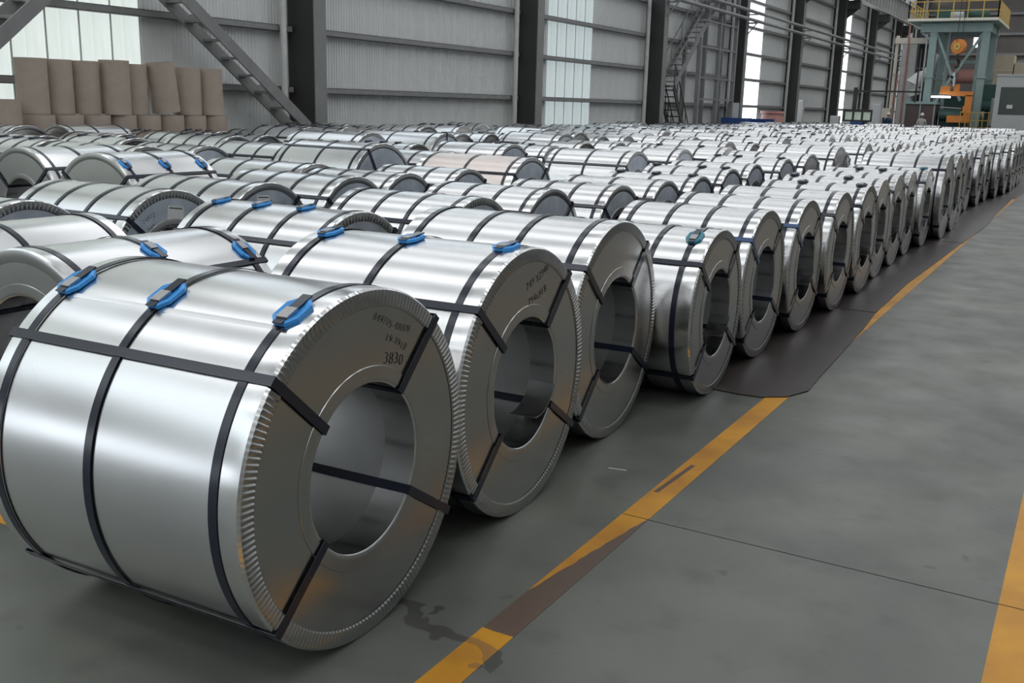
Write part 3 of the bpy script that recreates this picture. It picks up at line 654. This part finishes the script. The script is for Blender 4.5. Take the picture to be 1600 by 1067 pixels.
for i, (xr, y, D, L, d) in enumerate(ER):
    coil(xr, y, D, L, T(random.uniform(-.6, .6)), .275, seg=80, group=GE, face='zinc_face_reflect_tint', bands=(-.43, -.05, .40) if i > 2 else None, eyes=((90, 90), (0, 0), (180, 180)) if i == 3 else EYES, label='steel coil toward the left wall, %s' % d)

# rows further back: filled in around the ones above
def free(cx, cy, hx, hy):
    for (x, y, a, b) in placed:
        if abs(cx-x) < hx+a+.05 and abs(cy-y) < hy+b+.06: return False
    return True
rows = [-2.0, -3.85, -5.7, -7.75, -9.65, -11.55, -13.35, -15.1]
rowname = ['aisle row', 'second row from the aisle', 'third row from the aisle', 'fourth row from the aisle', 'fifth row from the aisle', 'sixth row from the aisle', 'seventh row from the aisle', 'row by the left wall']
cand = []
for ri, xr in enumerate(rows):
    yend = 49. if ri == 7 else 60.
    y = {0: 31.3, 1: 15.2, 2: 16.9, 3: 11.0, 4: 8.8, 5: 7.8, 6: 8.9, 7: 9.8}[ri]
    while y < yend:
        D, L = random.choice([(1.07, 1.1), (1.12, 1.25), (1.15, 1.2), (1.2, 1.3), (1.1, 1.15)])
        if ri == 7: L = 1.05
        x = xr+random.uniform(-.1, .1); yy = y+D/2
        if free(x-L/2, yy, L/2+.02, D/2) and random.random() > .05:
            placed.append((x-L/2, yy, L/2, D/2)); cand.append((x, yy, D, L, ri)); y += D+random.uniform(.03, .14)
        else: y += .35 if not free(x-L/2, yy, L/2+.02, D/2) else 1.2
def far_mesh(D, L, nb, clips):
    def go():
        R = D/2; h = L/2; rb = .275; mb = MB(); seg = 40
        mb.revx([(-h, rb), (-h, R), (h, R)], seg, R, False, 0); mb.mi = [1, 0]*seg
        def ad(prof, mi, sg=seg, closed=False, x0=0):
            o = MB(); o.revx(prof, sg, R, closed, 0, None, x0); mb.add(o.v, o.f, mi, True)
        ad([(h, R), (h, rb)], 1); ad([(h, rb), (-h, rb)], 2)
        ad([(h-.08, R+.001), (h-.08, R+.004), (h+.003, R+.003), (h+.004, R-.055), (h+.0005, R-.057)], 3)
        ad([(h-.1, rb-.003), (h+.003, rb-.003), (h+.003, rb+.05), (h+.0005, rb+.052)], 3)
        for b in ([-.42, -.14, .14, .42] if nb == 4 else [-.43, 0, .42]):
            ad([(-BW, R+.003), (-BW, R+.007), (BW, R+.007), (BW, R+.003)], 4, x0=b*L)
            if clips:
                pz = D+.012; o = MB(); o.box((b*L-.05, -.05, pz-.01), (b*L+.05, .06, pz+.012)); mb.add(o.v, o.f, 5)
        for a in (138, 47, -33, -140):
            t = math.radians(a); c, s_ = math.cos(t), math.sin(t)
            def P(x, r, k): return (x, r*c-k*BW*s_, R+r*s_+k*BW*c)
            pp = [(-h-.01, R+.009), (h+.01, R+.009), (h+.01, rb-.006), (-h-.01, rb-.006)]
            vs = [P(x, r, k) for x, r in pp for k in (-1, 1)]; mb.add(vs, [(0, 2, 3, 1), (2, 4, 5, 3), (4, 6, 7, 5)], 4)
        me = bpy.data.meshes.new('steel_coil'); me.from_pydata(mb.v, [], mb.f)
        for k in ('zinc', 'zinc_face', 'zinc_bore', 'zinc_ring', 'band', 'darkclip'): me.materials.append(M[k])
        me.polygons.foreach_set('material_index', mb.mi); me.polygons.foreach_set('use_smooth', mb.sm)
        bm = bmesh.new(); bm.from_mesh(me); bmesh.ops.remove_doubles(bm, verts=bm.verts, dist=1e-5); bm.to_mesh(me); bm.free()
        me.set_sharp_from_angle(angle=math.radians(30)); return me
    return cached(('far', D, L, nb, clips), go)
cand.sort(key=lambda c: c[0]**2+c[1]**2)
NIND = 300-len([o for o in bpy.data.objects if o.name.startswith('steel_coil')])
stuff = []
cnt = {}
for i, (x, y, D, L, ri) in enumerate(cand):
    nb = random.choice([3, 4, 4]); cl = random.random() < .35; yaw = T(random.gauss(0, .8)); cnt[ri] = cnt.get(ri, 0)+1
    if i < 50:
        coil(x, y, D, L, yaw, .275, seg=64, bands=None if nb == 4 else (-.43, 0, .42), clips=(0, 1, 2) if cl else (), clipmat='darkclip', clipang=92, group='middle-distance coils, '+rowname[ri],
             label='%s mid-hall coil in the %s%s' % (ORD[cnt[ri]-1] if cnt[ri] > 1 else 'first', rowname[ri], ', dark pads on top' if cl else ', no pads'))
        placed.pop()
    elif i < NIND:
        o = obj('steel_coil', far_mesh(D, L, nb, cl), None, (x-L/2, y, 0), (0, 0, yaw))
        tag(o, 'distant strapped steel coil far down the hall in the %s' % rowname[ri], 'coil', 'distant coils, '+rowname[ri])
    else: stuff.append((x-L/2, y, D, L, nb, cl, yaw))
if stuff:
    vs = []; fs = []; mi = []
    for (x, y, D, L, nb, cl, yaw) in stuff:
        me = far_mesh(D, L, nb, cl); o = len(vs); c, s = math.cos(yaw), math.sin(yaw)
        vs += [(x+v.co.x*c-v.co.y*s, y+v.co.x*s+v.co.y*c, v.co.z) for v in me.vertices]
        for p in me.polygons: fs.append(tuple(k+o for k in p.vertices)); mi.append(p.material_index)
    me = bpy.data.meshes.new('distant_coils'); me.from_pydata(vs, [], fs)
    for k in ('zinc', 'zinc_face', 'zinc_bore', 'zinc_ring', 'band', 'darkclip'): me.materials.append(M[k])
    me.polygons.foreach_set('material_index', mi); me.polygons.foreach_set('use_smooth', [True]*len(fs)); me.set_sharp_from_angle(angle=math.radians(30))
    o = obj('distant_coils', me); tag(o, 'mass of the farthest steel coils in front of the green machine tower', 'coils', None, 'stuff')
print('coils', len(cand), 'stuff', len(stuff))

# ------------------------------------------------------------------ cardboard tubes by the left wall
def tube_mesh(r, h, th=.012):
    def go():
        mb = MB(); seg = 40; vs = []
        for k in range(seg):
            t = 2*PI*k/seg; c, s = math.cos(t), math.sin(t); vs += [(r*c, r*s, 0), (r*c, r*s, h), ((r-th)*c, (r-th)*s, h), ((r-th)*c, (r-th)*s, 0)]
        fs = [(k*4+i, ((k+1) % seg)*4+i, ((k+1) % seg)*4+(i+1) % 4, k*4+(i+1) % 4) for k in range(seg) for i in range(4)]
        mb.add(vs, fs, 0, True); return mb.mesh('cardboard_tube', M['card'], 30)
    return cached(('tube', r, h), go)
pal = empty('pallet', (-16.75, 13.6, 0), 0, 'long wooden base under the cardboard tubes, hidden by coils', 'pallet')
mb = MB(); mb.box((-.45, -2.25, .06), (.38, 2.7, .2)); obj('deck', mb.mesh('deck', M['card']), pal)
mb = MB(); [mb.box((-.45, a, 0), (.38, a+.1, .06)) for a in (-2.2, 0, 2.5)]; obj('runner', mb.mesh('runner', M['card']), pal)
tl = ['leftmost tall brown cardboard tube of the upper tier', 'second brown tube from the left in the upper tier', 'third brown tube from the left in the upper tier', 'widest-lit brown tube, fourth from the left in the upper tier',
      'shaded brown tube left of the leaning one', 'brown cardboard tube leaning to the left', 'brown tube just right of the leaning one', 'rightmost brown tube of the upper tier']
ty = [11.75, 12.2, 12.72, 13.02, 13.62, 14.22, 15.03, 15.72]; tx = [-16.78, -16.85, -16.85, -16.5, -16.85, -16.55, -16.75, -16.72]
tr = [.27, .27, .27, .28, .27, .28, .31, .28]; th_ = [.98, .98, .98, 1.02, .97, .98, .96, .96]
ty = [11.70, 12.27, 12.84, 13.42, 13.97, 14.64, 15.25, 15.84]
for i in range(8):
    o = obj('cardboard_tube', tube_mesh(tr[i] if i != 6 else .29, th_[i]), None, (tx[i] if i not in (3, 5) else -16.7, ty[i], 1.345 if i != 5 else 1.40), (0, 0, 0) if i != 5 else (T(7), 0, 0))
    tag(o, tl[i], 'cardboard tube', 'cardboard tubes by the left wall')
for i in range(8):
    o = obj('cardboard_tube', tube_mesh(.28, 1.14), None, (-16.7, 11.72+.6*i, .2), (0, 0, 0)); 
    tag(o, 'brown cardboard tube of the lower tier, %s from the left, mostly hidden by coils' % (ORD[i] if i else 'first'), 'cardboard tube', 'lower tier of cardboard tubes')
o = obj('cardboard_tube', tube_mesh(.27, 1.46), None, (-16.6, 11.0, .14), (0, 0, 0)); tag(o, 'brown cardboard tube standing alone at the far left edge', 'cardboard tube', 'cardboard tubes by the left wall')
b = boxo('base_board', (-16.9, 10.4, 0), (-16.3, 10.98, .14), M['card']); b.parent = o; b.matrix_parent_inverse = Matrix.Translation(-Vector(o.location))

# ------------------------------------------------------------------ green machine tower far down the hall
Yt = 66.
tw = empty('machine_tower', (-8.2, Yt, 0), 0, 'sea-green steel machine tower with a yellow-railed deck at the far end', 'machine')
def part(name, fn, m, parent=tw, **k):
    mb = MB(); fn(mb); return obj(name, mb.mesh(name, m, **k), parent)
for x in (-1.35, 1.48):
    for y in (0, 4.2):
        part('leg', lambda b: (b.box((x-.2, y-.2, 0), (x+.2, y+.2, 6.55))), M['green'])
        part('leg_flange', lambda b: b.box((x-.27, y-.27, 3.9), (x+.27, y+.27, 4.0)), M['green'])
part('cross_beam', lambda b: b.box((-2.1, -.25, 6.5), (1.75, .25, 7.0)), M['green'])
part('cross_beam', lambda b: b.box((-2.1, 3.95, 6.5), (1.75, 4.45, 7.0)), M['green'])
part('side_beam', lambda b: (b.box((-1.5, .25, 6.6), (-1.2, 3.95, 7.0)), b.box((1.33, .25, 6.6), (1.63, 3.95, 7.0))), M['green'])
part('deck', lambda b: b.box((-2.75, -.9, 7.05), (2.05, 6.2, 7.12)), M['green'])
part('deck_edge', lambda b: (b.box((-2.78, -.95, 7.08), (2.08, -.9, 7.22)), b.box((2.05, -.9, 7.08), (2.1, 6.2, 7.22))), M['cream'])
part('brace', lambda b: b.bar((-1.2, 0, 6.45), (-.1, 0, 4.0), .14, .14), M['green'])
part('brace', lambda b: b.bar((1.3, 0, 6.4), (-.1, 0, 3.9), .14, .14), M['green'])
part('brace', lambda b: b.bar((-.1, 0, 4.0), (-.9, 0, 2.4), .14, .14), M['green'])
part('brace', lambda b: b.bar((-.1, 0, 4.0), (.5, 0, 2.6), .14, .14), M['green'])
part('inner_post', lambda b: (b.box((-.75, 1.2, 0), (-.55, 1.4, 6.5)), b.box((.95, 1.2, 0), (1.1, 1.4, 6.5))), M['green'])
part('inner_frame', lambda b: b.box((-1.2, 4.0, 0), (1.3, 4.1, 2.9)), M['green_dark'])
part('inner_beam', lambda b: b.box((-1.2, 3.9, 4.9), (1.3, 4.1, 5.1)), M['green'])
part('roll', lambda b: b.tube([(-.5, 3.2, 4.1), (.9, 3.2, 4.1)], .42, 18), M['pink'])
part('roll', lambda b: b.tube([(-1.0, 3.4, 3.5), (-.2, 3.4, 3.5)], .3, 18), M['tan'])
part('valve', lambda b: b.tube([(-1.0, 2.8, 4.2), (-.75, 2.8, 4.2), (-.75, 2.8, 4.9)], .12, 10), M['white'])
part('cable_tray', lambda b: b.box((-1.75, -.1, 0), (-1.68, .1, 6.4)), M['booth'])
part('brace', lambda b: b.bar((-1.3, 0, 5.9), (-2.1, 0, 6.55), .14, .14), M['green'])
part('brace', lambda b: b.bar((-1.9, 4.2, 3.4), (-1.4, 4.2, 6.4), .14, .14), M['green'])
def rails(b):
    for z in (7.65, 8.15):
        b.bar((-2.75, -.9, z), (2.05, -.9, z), .05, .05); b.bar((2.05, -.9, z), (2.05, 6.2, z), .05, .05); b.bar((-2.75, -.9, z), (-2.75, 6.2, z), .05, .05)
    for i in range(7): b.box((-2.75+i*.8-.03, -.93, 7.12), (-2.75+i*.8+.03, -.87, 8.2))
    for i in range(8): b.box((2.02, -.9+i*1.0-.03, 7.12), (2.08, -.9+i*1.0+.03, 8.2)); b.box((-2.78, -.9+i*1.0-.03, 7.12), (-2.72, -.9+i*1.0+.03, 8.2))
part('guard_rail', rails, M['yellow'])
part('side_guard_panel', lambda b: b.box((2.06, .5, 7.15), (2.09, 5.6, 8.1)), M['yellow'])
part('drive_unit', lambda b: (b.box((-1.6, 1.2, 7.12), (.2, 3.0, 7.95)), b.tube([(-.2, 2, 7.6), (1.3, 2, 7.6)], .35, 16)), M['green_dark'])
part('motor', lambda b: (b.tube([(-.6, .3, 7.45), (.1, .3, 7.45)], .22, 16), b.box((-.6, .1, 7.12), (.1, .5, 7.3))), M['booth'])
# hanging crane hook block, and the orange C-hook
hk = empty('crane_hook_block', (-7.95, 64.6, 4.9), T(65), 'orange crane pulley block with hook hanging in front of the green tower', 'hook')
part('pulley_housing', lambda b: b.revx([(-.12, .05), (-.16, .32), (-.12, .42), (.12, .42), (.16, .32), (.12, .05)], 24, .7, True), M['orange'], hk)
part('pulley', lambda b: b.revx([(-.19, .05), (-.19, .22), (.19, .22), (.19, .05)], 20, .7, True), M['yellow'], hk)
for dx in (-.25, .25): part('rope', lambda b: b.tube([(dx, 0, .95), (dx*.8, 0, 7.8)], .018, 6), M['black'], hk)
def hookf(b):
    pts = [(0, 0, .3), (0, 0, 0)]+[(0.0+.2*math.sin(t), 0, -.22+.22*math.cos(t)) for t in [i*.4 for i in range(0, 11)]]
    b.tube(pts, [.06, .07]+[.08]*8+[.06, .04, .02], 10)
part('hook', hookf, M['black'], hk)
part('hanger_link', lambda b: (b.tube([(-.12, 0, -.75), (0, 0, -.35), (.12, 0, -.75)], .03, 8), b.box((-.16, -.08, -.95), (.16, .08, -.75)), b.bar((0, 0, -.95), (0, 0, -1.5), .1, .1)), M['seal'], hk)
ch = empty('c_hook', (-7.85, 64.8, 0), 0, 'big orange C-shaped lifting hook hanging below the pulley block', 'hook')
part('top_arm', lambda b: (b.box((-.82, -.15, 2.93), (-.3, .15, 3.4)), b.box((-.3, -.15, 2.85), (.95, .15, 3.12)), b.box((-.1, -.12, 3.1), (.2, .12, 3.5))), M['orange'], ch)
part('back_plate', lambda b: (b.box((.58, -.15, 1.75), (.95, .15, 2.9)), b.box((.5, -.14, 1.9), (.6, .14, 2.3))), M['orange'], ch)
part('bottom_arm', lambda b: b.box((-.3, -.12, 1.35), (.95, .12, 1.75)), M['orange'], ch)
lp = empty('fluorescent_lamp', (-8.55, 64.3, 2.78), 0, 'lit white fluorescent tube lamp below the orange hook', 'lamp')
part('tube', lambda b: b.tube([(-.52, 0, 0), (.52, 0, 0)], .05, 10), M['lamp'], lp)
part('fitting', lambda b: (b.box((-.55, -.06, .06), (.55, .06, .12)), b.bar((0, 0, .12), (0, .9, 4.28), .03, .03)), M['steel_grey'], lp)
pb = empty('machine_housing', (-9.55, 64.4, 0), 0, 'maroon machine housing with a green top behind the pale-shirted worker', 'machine')
part('housing', lambda b: b.box((-.95, 0, 0), (.75, 2, 2.35)), M['maroon'], pb)
part('top_plate', lambda b: b.box((-1.0, -.1, 2.35), (.8, 2.1, 2.5)), M['green'], pb)
part('rib', lambda b: [b.box((x, -.04, 0), (x+.07, 0, 2.35)) for x in (-.95, -.1, .68)], M['green'], pb)
rb_ = empty('roller_stand', (-8.1, 65.45, 0), 0, 'dark green roller housing under the lit lamp', 'machine')
part('housing', lambda b: b.box((-.62, .1, 0), (.62, 1.6, 1.9)), M['green_dark'], rb_)
part('roller', lambda b: b.tube([(-.6, 0, 1.75), (.6, 0, 1.75)], .32, 20), M['green_dark'], rb_)
part('pipe_frame', lambda b: b.tube([(-.55, -.4, 1.2), (-.55, -.4, 2.2), (.65, -.4, 2.15)], .03, 8), M['booth'], rb_)
gd = empty('floor_guard_rail', (-6.6, 64.5, 0), 0, 'yellow-grey guard rail before the control booth', 'rail')
part('rails', lambda b: [b.bar((-.8, 0, z), (1., 0, z), .04, .04) for z in (1.1, 1.5, 1.95)], M['yellow'], gd)
part('posts', lambda b: [b.box((-.8+.3*i-.02, -.02, 0), (-.8+.3*i+.02, .02, 2.0)) for i in range(7)], M['yellow'], gd)
mc = empty('green_gearbox', (-6.25, 67.5, 0), 0, 'teal gearbox and pump group behind the guard rail', 'machine')
part('casing', lambda b: (b.box((-.9, 0, 0), (.7, 1.4, 3.6)), b.tube([(-.6, -.3, 2.3), (.3, -.3, 2.3)], .35, 16)), M['green_dark'], mc)
part('pump', lambda b: (b.tube([(-.5, -.8, 1.8), (-.1, -.8, 1.8)], .22, 12), b.tube([(.3, -.8, 1.2), (.3, -.8, 2.8)], .12, 12)), M['booth'], mc)
# white duct on the left of the tower
du = empty('white_duct', (-10.45, 67.0, 0), 0, 'white insulated elbow duct left of the green tower', 'duct')
part('duct_body', lambda b: b.tube([(1.1, 0, 5.3), (.85, 0, 4.7), (.55, 0, 4.25), (.2, 0, 3.95), (-.08, 0, 3.6), (-.12, 0, 3.2), (.0, 0, 2.85)], [.12, .17, .22, .36, .48, .48, .34], 18), M['white'], du)
part('duct_leg', lambda b: b.box((-.2, -.1, 0), (-.1, .1, 2.9)), M['green'], du)
# gantry frame left of the duct
gf = empty('grey_gantry', (-11.4, 70., 0), 0, 'pale gantry frame with a cream cross beam beside the last columns', 'frame')
part('post', lambda b: b.box((-.5, -.3, 0), (.4, .3, 6.1)), M['post'], gf)
part('post', lambda b: b.box((-.95, -.15, 0), (-.78, .15, 6.6)), M['cream'], gf)
part('cross_beam', lambda b: b.box((-.97, -.35, 6.1), (1.0, .35, 6.45)), M['cream'], gf)
part('rust_pipe', lambda b: (b.tube([(-.15, -.42, 0), (-.15, -.42, 7.2)], .05, 8), b.tube([(-.9, -.5, 4.2), (-.55, -.5, 4.2), (-.62, -.5, 1.2)], .05, 8)), M['pink'], gf)
part('ladder', lambda b: ([b.box((x-.03, .2, 4.2), (x+.03, .26, 5.8)) for x in (.6, .9)], [b.box((.45, .2, z), (1.0, .26, z+.05)) for z in (4.2, 4.6)]), M['booth'], gf)
part('dark_panel', lambda b: b.box((.45, .4, 0), (1.0, .5, 6.1)), M['black'], gf)
part('wall_box', lambda b: b.box((-1.3, -.5, 1.5), (-.78, -.2, 2.1)), M['cream'], gf)
jb = empty('jib_arm', (-13.0, 62.5, 0), 0, 'dark horizontal jib arm on a post reaching to the machine housing', 'jib')
part('post', lambda b: b.box((-.1, -.1, 0), (.1, .1, 3.2)), M['black'], jb)
part('arm', lambda b: b.box((.1, -.05, 2.95), (3.6, .05, 3.05)), M['black'], jb)
part('drop_post', lambda b: b.box((3.3, -.05, 2.4), (3.38, .05, 4.2)), M['black'], jb)
# control booth and wrapped bundles
cb = empty('control_booth', (-4.4, 63.3, 0), 0, 'pale grey control booth with a big dark window at the right edge', 'booth')
part('frame', lambda b: (b.box((-1.2, 0, 0), (1.6, .12, 1.85)), b.box((-1.2, 0, 3.35), (1.6, .12, 3.95)), b.box((-1.2, 0, 1.85), (-.95, .12, 3.35)), b.box((1.35, 0, 1.85), (1.6, .12, 3.35)),
                         b.box((-1.2, .12, 0), (-1.1, 2.6, 3.95)), b.box((1.5, .12, 0), (1.6, 2.6, 3.95)), b.box((-1.2, 2.5, 0), (1.6, 2.6, 3.95))), M['booth'], cb)
part('roof', lambda b: b.box((-1.25, -.05, 3.95), (1.65, 2.65, 4.05)), M['booth'], cb)
part('window_glass', lambda b: b.box((-.95, .05, 1.85), (1.35, .07, 3.35)), M['glass'], cb)
part('notice', lambda b: b.box((-.55, .02, 2.2), (-.25, .04, 2.4)), M['paper'], cb)
for i, (x, z0, z1, wd) in enumerate(((-6.15, 0, 5.55, 1.1), (-5.08, 0, 5.1, .9), (-4.36, 0, 4.7, .48))):
    o = boxo('wrapped_stack', (x-wd/2, 72.6, 0), (x+wd/2, 74.2, z1), M['tan']); tag(o, ['tallest tan wrapped stack behind the control booth', 'middle tan wrapped stack behind the control booth', 'lowest tan wrapped stack behind the control booth'][i], 'stack', 'tan stacks behind the booth')
    for k in range(5):
        q = boxo('wrap_band', (x-wd/2-.01, 72.58, z1*(k+1)/6-.02), (x+wd/2+.01, 74.22, z1*(k+1)/6+.02), M['cream']); q.parent = o; q.matrix_parent_inverse = Matrix.Translation(-Vector(o.location))

# ------------------------------------------------------------------ things along the foot of the wall
bb = empty('blue_cart', (-16.05, 52.3, 0), 0, 'low deep-blue steel cart at the wall beyond the coils', 'cart')
part('body', lambda b: (b.box((-.7, -2.6, .35), (.6, 2.4, .95)), b.box((-.7, -2.6, .95), (.6, -2.4, 1.35)), b.box((-.7, 2.2, .95), (.6, 2.4, 1.30)), b.box((-.7, -2.4, 1.05), (-.6, 2.2, 1.32))), M['blue_paint'], bb)
part('wheel', lambda b: [b.revx([(-.05, .02), (-.05, .17), (.05, .17), (.05, .02)], 16, .18, True, 0, None, x, y) for x in (-.5, .5) for y in (-2, 2)], M['black'], bb)
dr = empty('red_drum', (-16.2, 56.8, 0), 0, 'faded red round tub near the bright opening in the wall', 'drum')
part('body', lambda b: b.tube([(0, 0, 0), (0, 0, 1.25), (0, 0, 1.6)], [.55, .62, .55], 24), M['pink'], dr)
part('rim', lambda b: b.tube([(0, 0, 1.6), (0, 0, 1.72)], [.66, .66], 24), M['pink'], dr)
cp = empty('operator_console', (-12.6, 61.8, 0), 0, 'dark operator console with three lit windows and a blue base', 'machine')
part('frame', lambda b: (b.box((-.85, 0, 1.8), (.8, .4, 1.95)), b.box((-.85, 0, 1.25), (.8, .4, 1.35)), *[b.box((x, 0, 1.35), (x+.1, .4, 1.8)) for x in (-.85, -.33, .18, .7)]), M['black'], cp)
part('display', lambda b: b.box((-.75, .15, 1.35), (-.33, .2, 1.8)), M['screen'], cp)
part('display', lambda b: b.box((-.23, .15, 1.35), (.18, .2, 1.8)), M['screen'], cp)
part('display', lambda b: b.box((.28, .15, 1.35), (.7, .2, 1.8)), M['screen'], cp)
part('base', lambda b: (b.box((-.4, 0, .2), (.3, .4, 1.25)), b.box((-.8, .05, 0), (.75, .35, .2))), M['blue_paint'], cp)
for i, (x, y, z, wd, lab) in enumerate(((-11.55, 61.8, 2.3, .42, 'pale upright cabinet beside the worker in blue'), (-15.6, 60.5, 2.4, .28, 'grey upright post box between the wall columns'), (-13.9, 61.9, 1.55, .5, 'grey ribbed bin left of the control panel'))):
    t = empty('upright_cabinet', (x, y, 0), 0, lab, 'cabinet')
    part('body', lambda b: b.box((-wd/2, -.15, .05), (wd/2, .25, z)), M['post'], t); part('door', lambda b: b.box((-wd/2+.03, -.17, .15), (wd/2-.03, -.15, z-.08)), M['booth'], t)
    part('plinth', lambda b: b.box((-wd/2-.02, -.17, 0), (wd/2+.02, .27, .05)), M['girt'], t)

# ------------------------------------------------------------------ two workers
def person(x, y, rz, h, shirt, trouser, label, bow=0.):
    r = empty('person', (x, y, 0), rz, label, 'person'); k = h/1.72
    me = bpy.data.meshes.new('body')
    J = [(0, 0, .93, .13), (0, 0, 1.15, .14), (0, -bow*.5, 1.36, .17), (0, -bow, 1.47, .07), (0, -bow*1.2, 1.53, .055),
         (-.19, -bow, 1.40, .065), (-.24, -bow-.02, 1.13, .045), (-.2, -.22-bow, 1.02, .036), (-.15, -.33-bow, 1.03, .03),
         (.19, -bow, 1.40, .065), (.25, -bow, 1.13, .045), (.23, -.12-bow, .92, .036), (.22, -.17-bow, .84, .03),
         (-.1, 0, .88, .10), (-.11, -.01, .50, .065), (-.11, .02, .10, .045), (-.11, -.12, .04, .04),
         (.1, 0, .88, .10), (.11, -.01, .50, .065), (.11, .02, .10, .045), (.11, -.12, .04, .04)]
    E_ = [(0, 1), (1, 2), (2, 3), (3, 4), (2, 5), (5, 6), (6, 7), (7, 8), (2, 9), (9, 10), (10, 11), (11, 12), (0, 13), (13, 14), (14, 15), (15, 16), (0, 17), (17, 18), (18, 19), (19, 20)]
    me.from_pydata([(a*k, b*k, c*k) for a, b, c, _ in J], E_, [])
    o = obj('body', me, r); bpy.context.view_layer.objects.active = o
    o.modifiers.new('skin', 'SKIN'); sv = me.skin_vertices[0].data
    for i, j in enumerate(J): sv[i].radius = (j[3]*k, j[3]*k*.8)
    sv[0].use_root = True
    s = o.modifiers.new('sub', 'SUBSURF'); s.levels = 1; s.render_levels = 1
    bpy.context.view_layer.update()
    m2 = bpy.data.meshes.new_from_object(o.evaluated_get(bpy.context.evaluated_depsgraph_get()))
    o.modifiers.clear(); o.data = m2; m2.materials.clear()
    for m in (shirt, trouser, M['skin']): m2.materials.append(m)
    for p in m2.polygons:
        z = p.center.z/k; p.use_smooth = True
        p.material_index = 1 if z < .95 and abs(p.center.x/k) < .19 else (2 if (z < 1.04 and abs(p.center.x/k) > .14) or z > 1.49 else 0)
    # head with brow, nose, ears
    mb = MB(); hd = []
    rows_ = [(0, .03), (.02, .055), (.06, .07), (.11, .078), (.16, .074), (.2, .05), (.22, .01)]
    for z, rr in rows_:
        for q in range(16):
            t = 2*PI*q/16; yy = rr*1.15*math.sin(t); xx = rr*math.cos(t)
            if q == 12 and .06 <= z <= .1: yy -= .02
            if q in (0, 8) and .08 < z < .13: xx *= 1.18
            hd.append((xx*k, (yy-bow*1.25)*k, (z+1.55)*k))
    mb.add(hd, [(a*16+q, a*16+(q+1) % 16, (a+1)*16+(q+1) % 16, (a+1)*16+q) for a in range(6) for q in range(16)], 0, True)
    hm = mb.mesh('head', M['skin'], 60); obj('head', hm, r)
    mb = MB(); mb.tube([(0, (-bow*1.25+.01)*k, 1.655*k), (0, (-bow*1.25+.01)*k, 1.70*k), (0, (-bow*1.25+.01)*k, 1.76*k), (0, (-bow*1.25+.01)*k, 1.79*k)], [.1*k, .098*k, .075*k, .03*k], 16); obj('safety_helmet', mb.mesh('safety_helmet', M['cream'], 60), r)
    return r
person(-9.25, 62.9, T(20), 1.78, M['cloth_white'], M['trouser'], 'worker in a pale shirt standing before the maroon housing', .05)
person(-11.0, 62.6, T(-30), 1.76, M['cloth_blue'], M['trouser'], 'worker in dark blue clothes beside the pale upright cabinet', .05)
